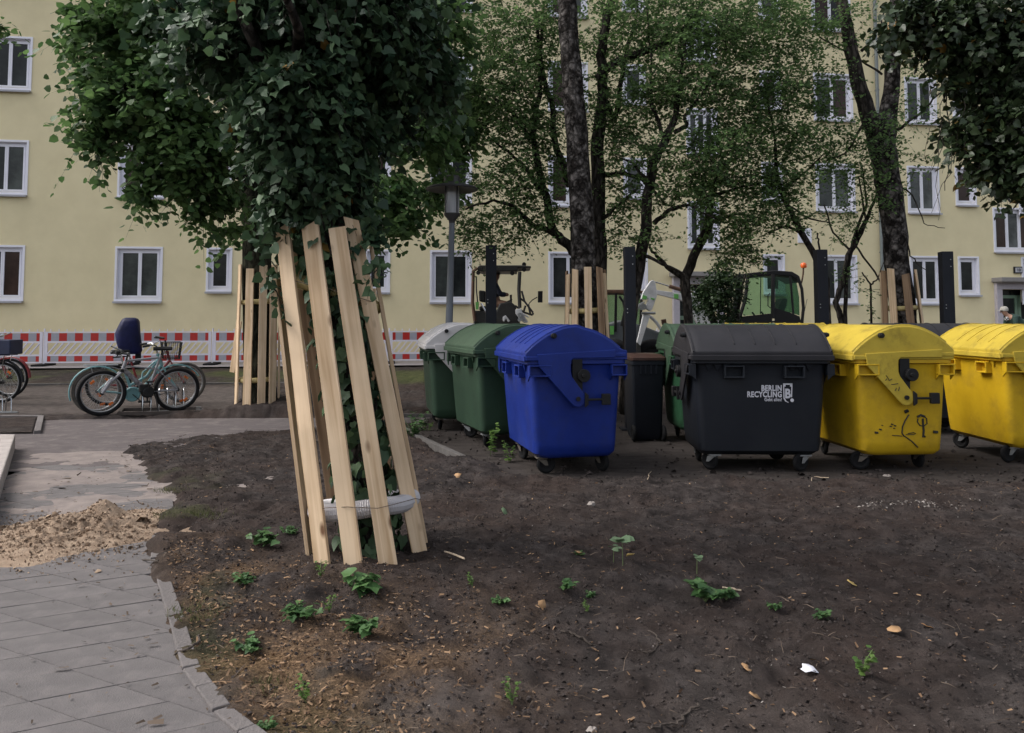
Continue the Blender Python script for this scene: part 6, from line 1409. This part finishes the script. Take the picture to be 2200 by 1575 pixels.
GRS=leaf_mat('dry_grass',(.040,.055,.018),(.17,.17,.075),.7,.2,.2); WEED=leaf_mat('weed_leaf',(.022,.062,.020),(.085,.17,.055),.5,.2); WEEDL=leaf_mat('pale_weed_leaf',(.05,.11,.022),(.15,.24,.06),.5,.3); SEED=leaf_mat('grey_green_leaf',(.10,.17,.09),(.22,.30,.17),.6,.2)
pl=[('ivy_tuft','dark ivy tuft left of the big board guard','ivy',568,1180,.17,'tuft'),('ivy_tuft','small ivy shoot standing behind the dark ivy tuft','ivy',622,1135,.10,'tuft'),
('weed','leafy weed on bare soil near the path kerb','weed',515,1250,.11,'tuft'),('weed','bushy green weed below the leftmost guard board','weed',640,1330,.15,'tuft'),('weed','broad leaved weed in wood chips below the guard','weed',790,1360,.16,'tuft'),
('maple_seedling','maple seedling with big leaves touching the guard board foot','seedling',775,1262,.20,'maple'),('weed','pale weed between guard and bushy weed','weed',708,1310,.09,'tall'),('weed','pale weed at the foot of the leftmost board','weed',688,1225,.10,'tall'),
('weed','low leafy weed close to the kerb bend','weed',535,1395,.11,'tuft'),('grass_tuft','flat grass tuft among rust coloured wood chips','grass',585,1478,.10,'grass'),('weed','upright weed in the lower left soil','weed',657,1508,.11,'tall'),
('weed','tiny weed at the bottom edge by the path','weed',572,1566,.05,'tuft'),('sunflower_seedling','pale seedling with drooping leaves above a yellow leaf','seedling',1338,1212,.17,'seedling'),('sunflower_seedling','second pale seedling left of the drooping one','seedling',1318,1200,.10,'seedling'),
('sunflower_seedling','small lone pale seedling below the anthracite container','seedling',1497,1225,.11,'seedling'),('weed','wide green weed beside a pale stick','weed',1515,1290,.19,'tuft'),('weed','small weed right of bare soil under the lone seedling','weed',1560,1290,.10,'tuft'),
('weed','green sprig below the orange leaf','weed',1262,1310,.07,'tall'),('weed','low green weed in the middle of the soil','weed',1210,1265,.10,'tuft'),('weed','single leaf weed right of the middle weed','weed',1270,1280,.06,'tuft'),
('weed','yellowish green weed right of the guard foot','weed',1015,1250,.08,'tall'),('weed','narrow weed below the yellowish one','weed',1073,1303,.07,'tuft'),('weed','faint weed in the right soil','weed',1762,1320,.08,'tuft'),
('weed','two tone upright weed in the lower right soil','weed',1850,1450,.15,'tall'),('weed','weed beside torn bark at the bottom','weed',1100,1520,.10,'tall'),('grass_tuft','grass tuft where dark soil meets the upper path edge','grass',376,1052,.12,'grass'),
('grass_tuft','grass strip along the path edge beside the sand','grass',398,1103,.15,'grass'),('grass_tuft','grass clump right of the sand strip','grass',465,1105,.13,'grass'),('grass_tuft','moss green grass along the kerb','grass',428,1318,.12,'grass'),
('weed','nettle like weed at the kerb before the green container','weed',1052,985,.38,'tall'),('weed','trailing weed between green and blue container','weed',1095,1000,.26,'tall'),('climbing_ivy','ivy climbing by the white lidded container','ivy',885,935,.46,'climb'),
('weed','low scrub at the bin kerb by the white lidded container','weed',920,930,.22,'tall'),('weed','small orange green sprig on soil by the fallen red leaf','weed',1245,1190,.05,'tuft'),('maple_sprig','leaf sprig poking between the two middle guard boards','sprig',787,1148,.10,'maple'),('weed','faint sprig left on right soil','weed',1665,1325,.06,'tuft')]
for i,(n_,lb_,ct_,u,v,s_,k_) in enumerate(pl): plant(n_,lb_,ct_,u,v,s_,k_,500+i)

# ---------------------------------------------------------------- litter
def flat_leaf(name,label,cat,u,v,size,m,shape=IVY,rot=0,tilt=.3):
    g=gp(u,v,.05); z=gz(g.x,g.y); g=gp(u,v,z); z=gz(g.x,g.y)+.012
    me=leaves_mesh(name,np.zeros((1,3)),np.array([[cos(rot),sin(rot),tilt*.4]]),np.array([[tilt,-tilt,1.]]),np.array([size*.85]),shape,m,np.array([.5]))
    o=bpy.data.objects.new(name,me); COL.objects.link(o); o.location=(g.x-size*.4*cos(rot),g.y,z); tag(o,label,cat)
    o.rotation_euler=(rnd.uniform(-.5,.5),rnd.uniform(-.5,.5),rnd.uniform(-1,1)); s=o.modifiers.new('solid','SOLIDIFY'); s.thickness=.0015; return o
YLF=mat('yellow_leaf',(.50,.36,.12),.6,.15,30); OLF=mat('orange_leaf',(.36,.21,.10),.7,.2,30); BLF=mat('brown_leaf',(.30,.16,.07),.8,.2,30); PAP=mat('white_paper',(.72,.72,.78),.8,.04,10)
for a_ in [('fallen_leaf','yellow fallen leaf under the drooping pale seedling','leaf',1357,1206,.085,YLF,KITE,.1,.1),('fallen_leaf','amber fallen leaf in the right hand soil','leaf',1828,1262,.07,YLF,IVY,2.0,.4),('fallen_leaf','pale tan curled leaf below the amber one','leaf',1932,1354,.075,OLF,IVY,.3,.3),
    ('fallen_leaf','orange leaf left of the white paper','leaf',1611,1434,.06,OLF,IVY,.2,.2),('fallen_leaf','reddish leaf beside the middle sprig','leaf',1246,1190,.055,OLF,IVY,0,.1),('fallen_leaf','bent tan leaf near the guard foot','leaf',1162,1308,.06,OLF,IVY,1.5,.6),('fallen_leaf','brown leaf behind the tan curled leaf','leaf',1997,1345,.06,BLF,IVY,1,.2),
    ('fallen_leaf','small orange leaf on the ridge before the green container','leaf',983,1008,.07,OLF,IVY,1,.5),('fallen_leaf','green ivy leaf lying alone right of the guard','leaf',1088,1106,.09,SEED,HEART,.9,.4),('fallen_leaf','tan leaf on the lower left chips','leaf',752,1498,.05,OLF,IVY,1.4,.5),('fallen_leaf','pale leaf scrap at the lower soil','leaf',1616,1497,.06,OLF,IVY,2.2,.4),
    ('paper_scrap','crumpled white paper scrap on dark soil','paper',1740,1446,.075,PAP,IVY,.1,.5),('fallen_leaf','green leaf lying on the sand heap','leaf',68,1180,.07,WEEDL,IVY,2.0,.3)]: flat_leaf(*a_)
b=MB(); b.lathe([(0,0),(.026,.006),(.034,.020),(.024,.036),(.01,.042),(0,.043)],8,(0,0,0)); b.v=[(x*(1+rnd.uniform(-.25,.25)),y*(1+rnd.uniform(-.25,.25)),z*(1+rnd.uniform(-.2,.2))) for x,y,z in b.v]
for (u,v,s,lab) in ((1271,1084,1.0,'pale rounded stone below the blue container'),(1905,1012,1.5,'pale rubble lump under the graffiti container'),(1955,1005,.9,'small rubble chip beside the pale lump'),(1272,1568,.6,'white stone at the bottom edge')):
    g=gp(u,v,.05); o=obj('stone',b,mat('pale_stone',(.25,.22,.20),.9,.1,20) if 'pale_stone' not in bpy.data.materials else bpy.data.materials['pale_stone'],None,smooth=True); o.location=(g.x,g.y,gz(g.x,g.y)-.010); o.scale=(s,s*.8,s*.8); tag(o,lab,'stone')
def stick(label,pts_,r,m):
    P=[]
    for u,v in pts_:
        g=gp(u,v,.06); g=gp(u,v,gz(g.x,g.y)+.008); P.append(g)
    o=P[0].copy(); b=MB(); b.tube(wiggle([p-o for p in P],.010,len(label),4),r,5,True,.25); x=obj('fallen_twig',b,m,None); x.location=o; tag(x,label,'twig')
TWG=mat('dead_twig',(.045,.034,.027),.9,.25,20); TWL=mat('pale_stick',(.42,.33,.24),.8,.15,20)
for lab,p_,r_,m_ in (('forked dead twig lying over the kerb',[(373,1410),(405,1393),(425,1380),(428,1365)],.006,TWG),('pale split stick beside the wide weed',[(1552,1262),(1592,1268)],.006,TWL),('thin pale stick right of the guard',[(955,1185),(998,1200)],.005,TWL),('long dark root across the middle soil',[(1205,1355),(1235,1362),(1260,1378),(1285,1392),(1300,1395)],.0045,TWG),('dark twig in the right middle soil',[(1392,1355),(1412,1368),(1420,1380),(1400,1400),(1380,1402)],.0035,TWG),
    ('curved root at the lower middle',[(1400,1562),(1430,1556),(1455,1550),(1480,1530),(1500,1512)],.005,TWG),('bleached twig standing before the bins',[(1391,1030),(1400,1008),(1410,1010)],.003,TWL),('bleached forked twig under the right bins',[(1738,1045),(1745,1024),(1780,1026)],.004,TWL),('dark twig lying on the sand edge',[(290,1190),(318,1188)],.007,TWG),('dark stick before the sand heap',[(88,1232),(128,1230)],.006,TWG),('short black stick by the path edge',[(300,1204),(340,1204)],.005,TWG)):
    stick(lab,p_,r_,m_)
# countless crumbs: clods, wood chips, little twigs, pale flecks
R=np.random.default_rng(900)
def scatter(n,xr,yr,mask=None):
    x=R.uniform(*xr,n*3); y=yr[0]+(yr[1]-yr[0])*R.random(n*3)**1.5; k=(poly_sd(x,y,PATH)<-.045)&(poly_sd(x,y,PAD)<.0)&(np.abs(x)<y*.72+.6)
    if mask is not None: k&=mask(x,y)
    x=x[k][:n];y=y[k][:n]; i=np.clip(np.searchsorted(ys,y),1,ny-1); j=np.clip(np.searchsorted(xs,x),1,nx-1); return x,y,h[i,j]
OCT=(np.array([(1,0,0),(0,1,0),(-1,0,0),(0,-1,0),(0,0,.8),(0,0,-.8),(.6,.6,.35),(-.6,-.5,.4)]),np.array([(0,6,4),(6,1,4),(1,2,4),(2,7,4),(7,3,4),(3,0,4),(0,1,6)]))
def bits(name,label,n,size,m,shape,xr=(-6,8),yr=(2.3,12.5),mask=None,lift=.3,up=1.0):
    x,y,z=scatter(n,xr,yr,mask); k=len(x); s=np.minimum(size*np.exp(R.normal(size=k)*.45),size*2.1); pos=np.stack([x,y,z+s*lift],1); tip=R.normal(size=(k,3)); tip[:,2]*=.25; nr=R.normal(size=(k,3))*.5; nr[:,2]+=up
    o=bpy.data.objects.new(name,leaves_mesh(name,pos,tip,nr,s,shape,m,R.random(k)*.96)); COL.objects.link(o); o['kind']='stuff'; o['label']=label
CLOD=leaf_mat('clod_soil',(.020,.0165,.0155),(.060,.050,.047),1,0,.1); CHIPM=leaf_mat('wood_chip',(.065,.038,.024),(.30,.195,.12),.9,0,.1); FLK=leaf_mat('pale_fleck',(.10,.088,.08),(.30,.27,.25),.9,0,.1); TWM=leaf_mat('root_bits',(.035,.026,.02),(.15,.115,.09),.9,0,.1)
bits('soil_clods','loose crumbs and clods of dark soil',34000,.0052,CLOD,OCT,yr=(2.3,11.5)); 
CH=(np.array([(-.18,0,0),(.18,.05,.03),(.14,1,0),(-.12,.93,.05)]),np.array([(0,1,2),(0,2,3)]))
qc=gp(640,1400); bits('wood_chips','shredded bark and wood chips beside the path kerb',12000,.014,CHIPM,CH,(-3,1.2),(2.3,6.0),lambda x,y: R.random(len(x))<np.maximum(np.exp(-(((x-qc.x)/.8)**2+((y-qc.y)/.75)**2)),np.exp(-((poly_sd(x,y,PATH)+.25)/.28)**2)*(y<5.2)))
bits('scattered_chips','chips and straw bits scattered over the soil',3200,.013,CHIPM,CH)
TW_=(np.array([(-.03,0,0),(.03,0,0),(.05,.5,.10),(.0,.5,.10),(.02,1,0)]),np.array([(0,1,2),(0,2,3),(3,2,4)]))
bits('root_bits','fine dead roots and twigs over the soil',4600,.040,TWM,TW_,lift=.06)
bits('pale_flecks','tiny pale flecks on the soil',1300,.007,FLK,CH,lift=.5)
qr=gp(1965,1100); bits('rubble_patch','patch of pale crushed rubble in the right soil',420,.0065,FLK,OCT,(qr.x-.7,qr.x+.7),(qr.y-.3,qr.y+.35),lambda x,y:R.random(len(x))<np.exp(-(((x-qr.x)/.35)**2+((y-qr.y)/.14)**2)))
# crumbs on the path
pb_x=R.uniform(-4.8,0,5200); pb_y=R.uniform(2.4,10.5,5200); w=poly_sd(pb_x,pb_y,PATH); st3=gp(20,1060); kk=(w>0)&(R.random(5200)<np.exp(-w/.22)*.8+.03+.6*np.exp(-(((pb_x-gp(60,1080).x)/.35)**2)))
pb_x,pb_y=pb_x[kk],pb_y[kk]; nn=len(pb_x); tipv=R.normal(size=(nn,3)); tipv[:,2]*=.1; nv=R.normal(size=(nn,3))*.3; nv[:,2]+=1
o=bpy.data.objects.new('path_crumbs',leaves_mesh('path_crumbs',np.stack([pb_x,pb_y,np.full(nn,.018)],1),tipv,nv,.022*np.exp(R.normal(size=nn)*.5),CH,TWM,R.random(nn)*.96)); COL.objects.link(o); o['kind']='stuff'; o['label']='crumbs of soil and twigs blown over the path'

px_=R.uniform(-1.3,8,5200); py_=7.2+5.0*R.random(5200)**1.4; sd_=poly_sd(px_,py_,PAD); kk=(sd_>-.02)&(R.random(5200)<np.exp(-sd_/.35)*.9+.16); px_,py_=px_[kk],py_[kk]; nn=len(px_)
tipv=R.normal(size=(nn,3)); tipv[:,2]*=.3; nv=R.normal(size=(nn,3))*.5; nv[:,2]+=1
o=bpy.data.objects.new('pad_crumbs',leaves_mesh('pad_crumbs',np.stack([px_,py_,np.full(nn,.010)],1),tipv,nv,.013*np.exp(R.normal(size=nn)*.5),OCT,CLOD,R.random(nn)*.96)); COL.objects.link(o); o['kind']='stuff'; o['label']='soil crumbs trodden over the container pad'

qq=gp(165,1150); sx_=qq.x+R.normal(size=4600)*.42; sy_=qq.y+R.normal(size=4600)*.36; kx=(poly_sd(sx_,sy_,PATH)>0)
sx_,sy_=sx_[kx],sy_[kx]; nn=len(sx_); ii_=np.clip(((sy_-(qq.y-1.35))/.02).astype(int),0,10**6); 
VS=sm_sand_lookup(sx_,sy_)
tipv=R.normal(size=(nn,3)); nv=R.normal(size=(nn,3)); SANDC=leaf_mat('sand_crumb',(.17,.12,.085),(.40,.30,.22),1,0,.1)
o=bpy.data.objects.new('sand_crumbs',leaves_mesh('sand_crumbs',np.stack([sx_,sy_,VS+.004],1),tipv,nv,.0048*np.exp(R.normal(size=nn)*.6),OCT,SANDC,R.random(nn)*.9)); COL.objects.link(o); o['kind']='stuff'; o['label']='loose lumps and grains on and around the sand heap'
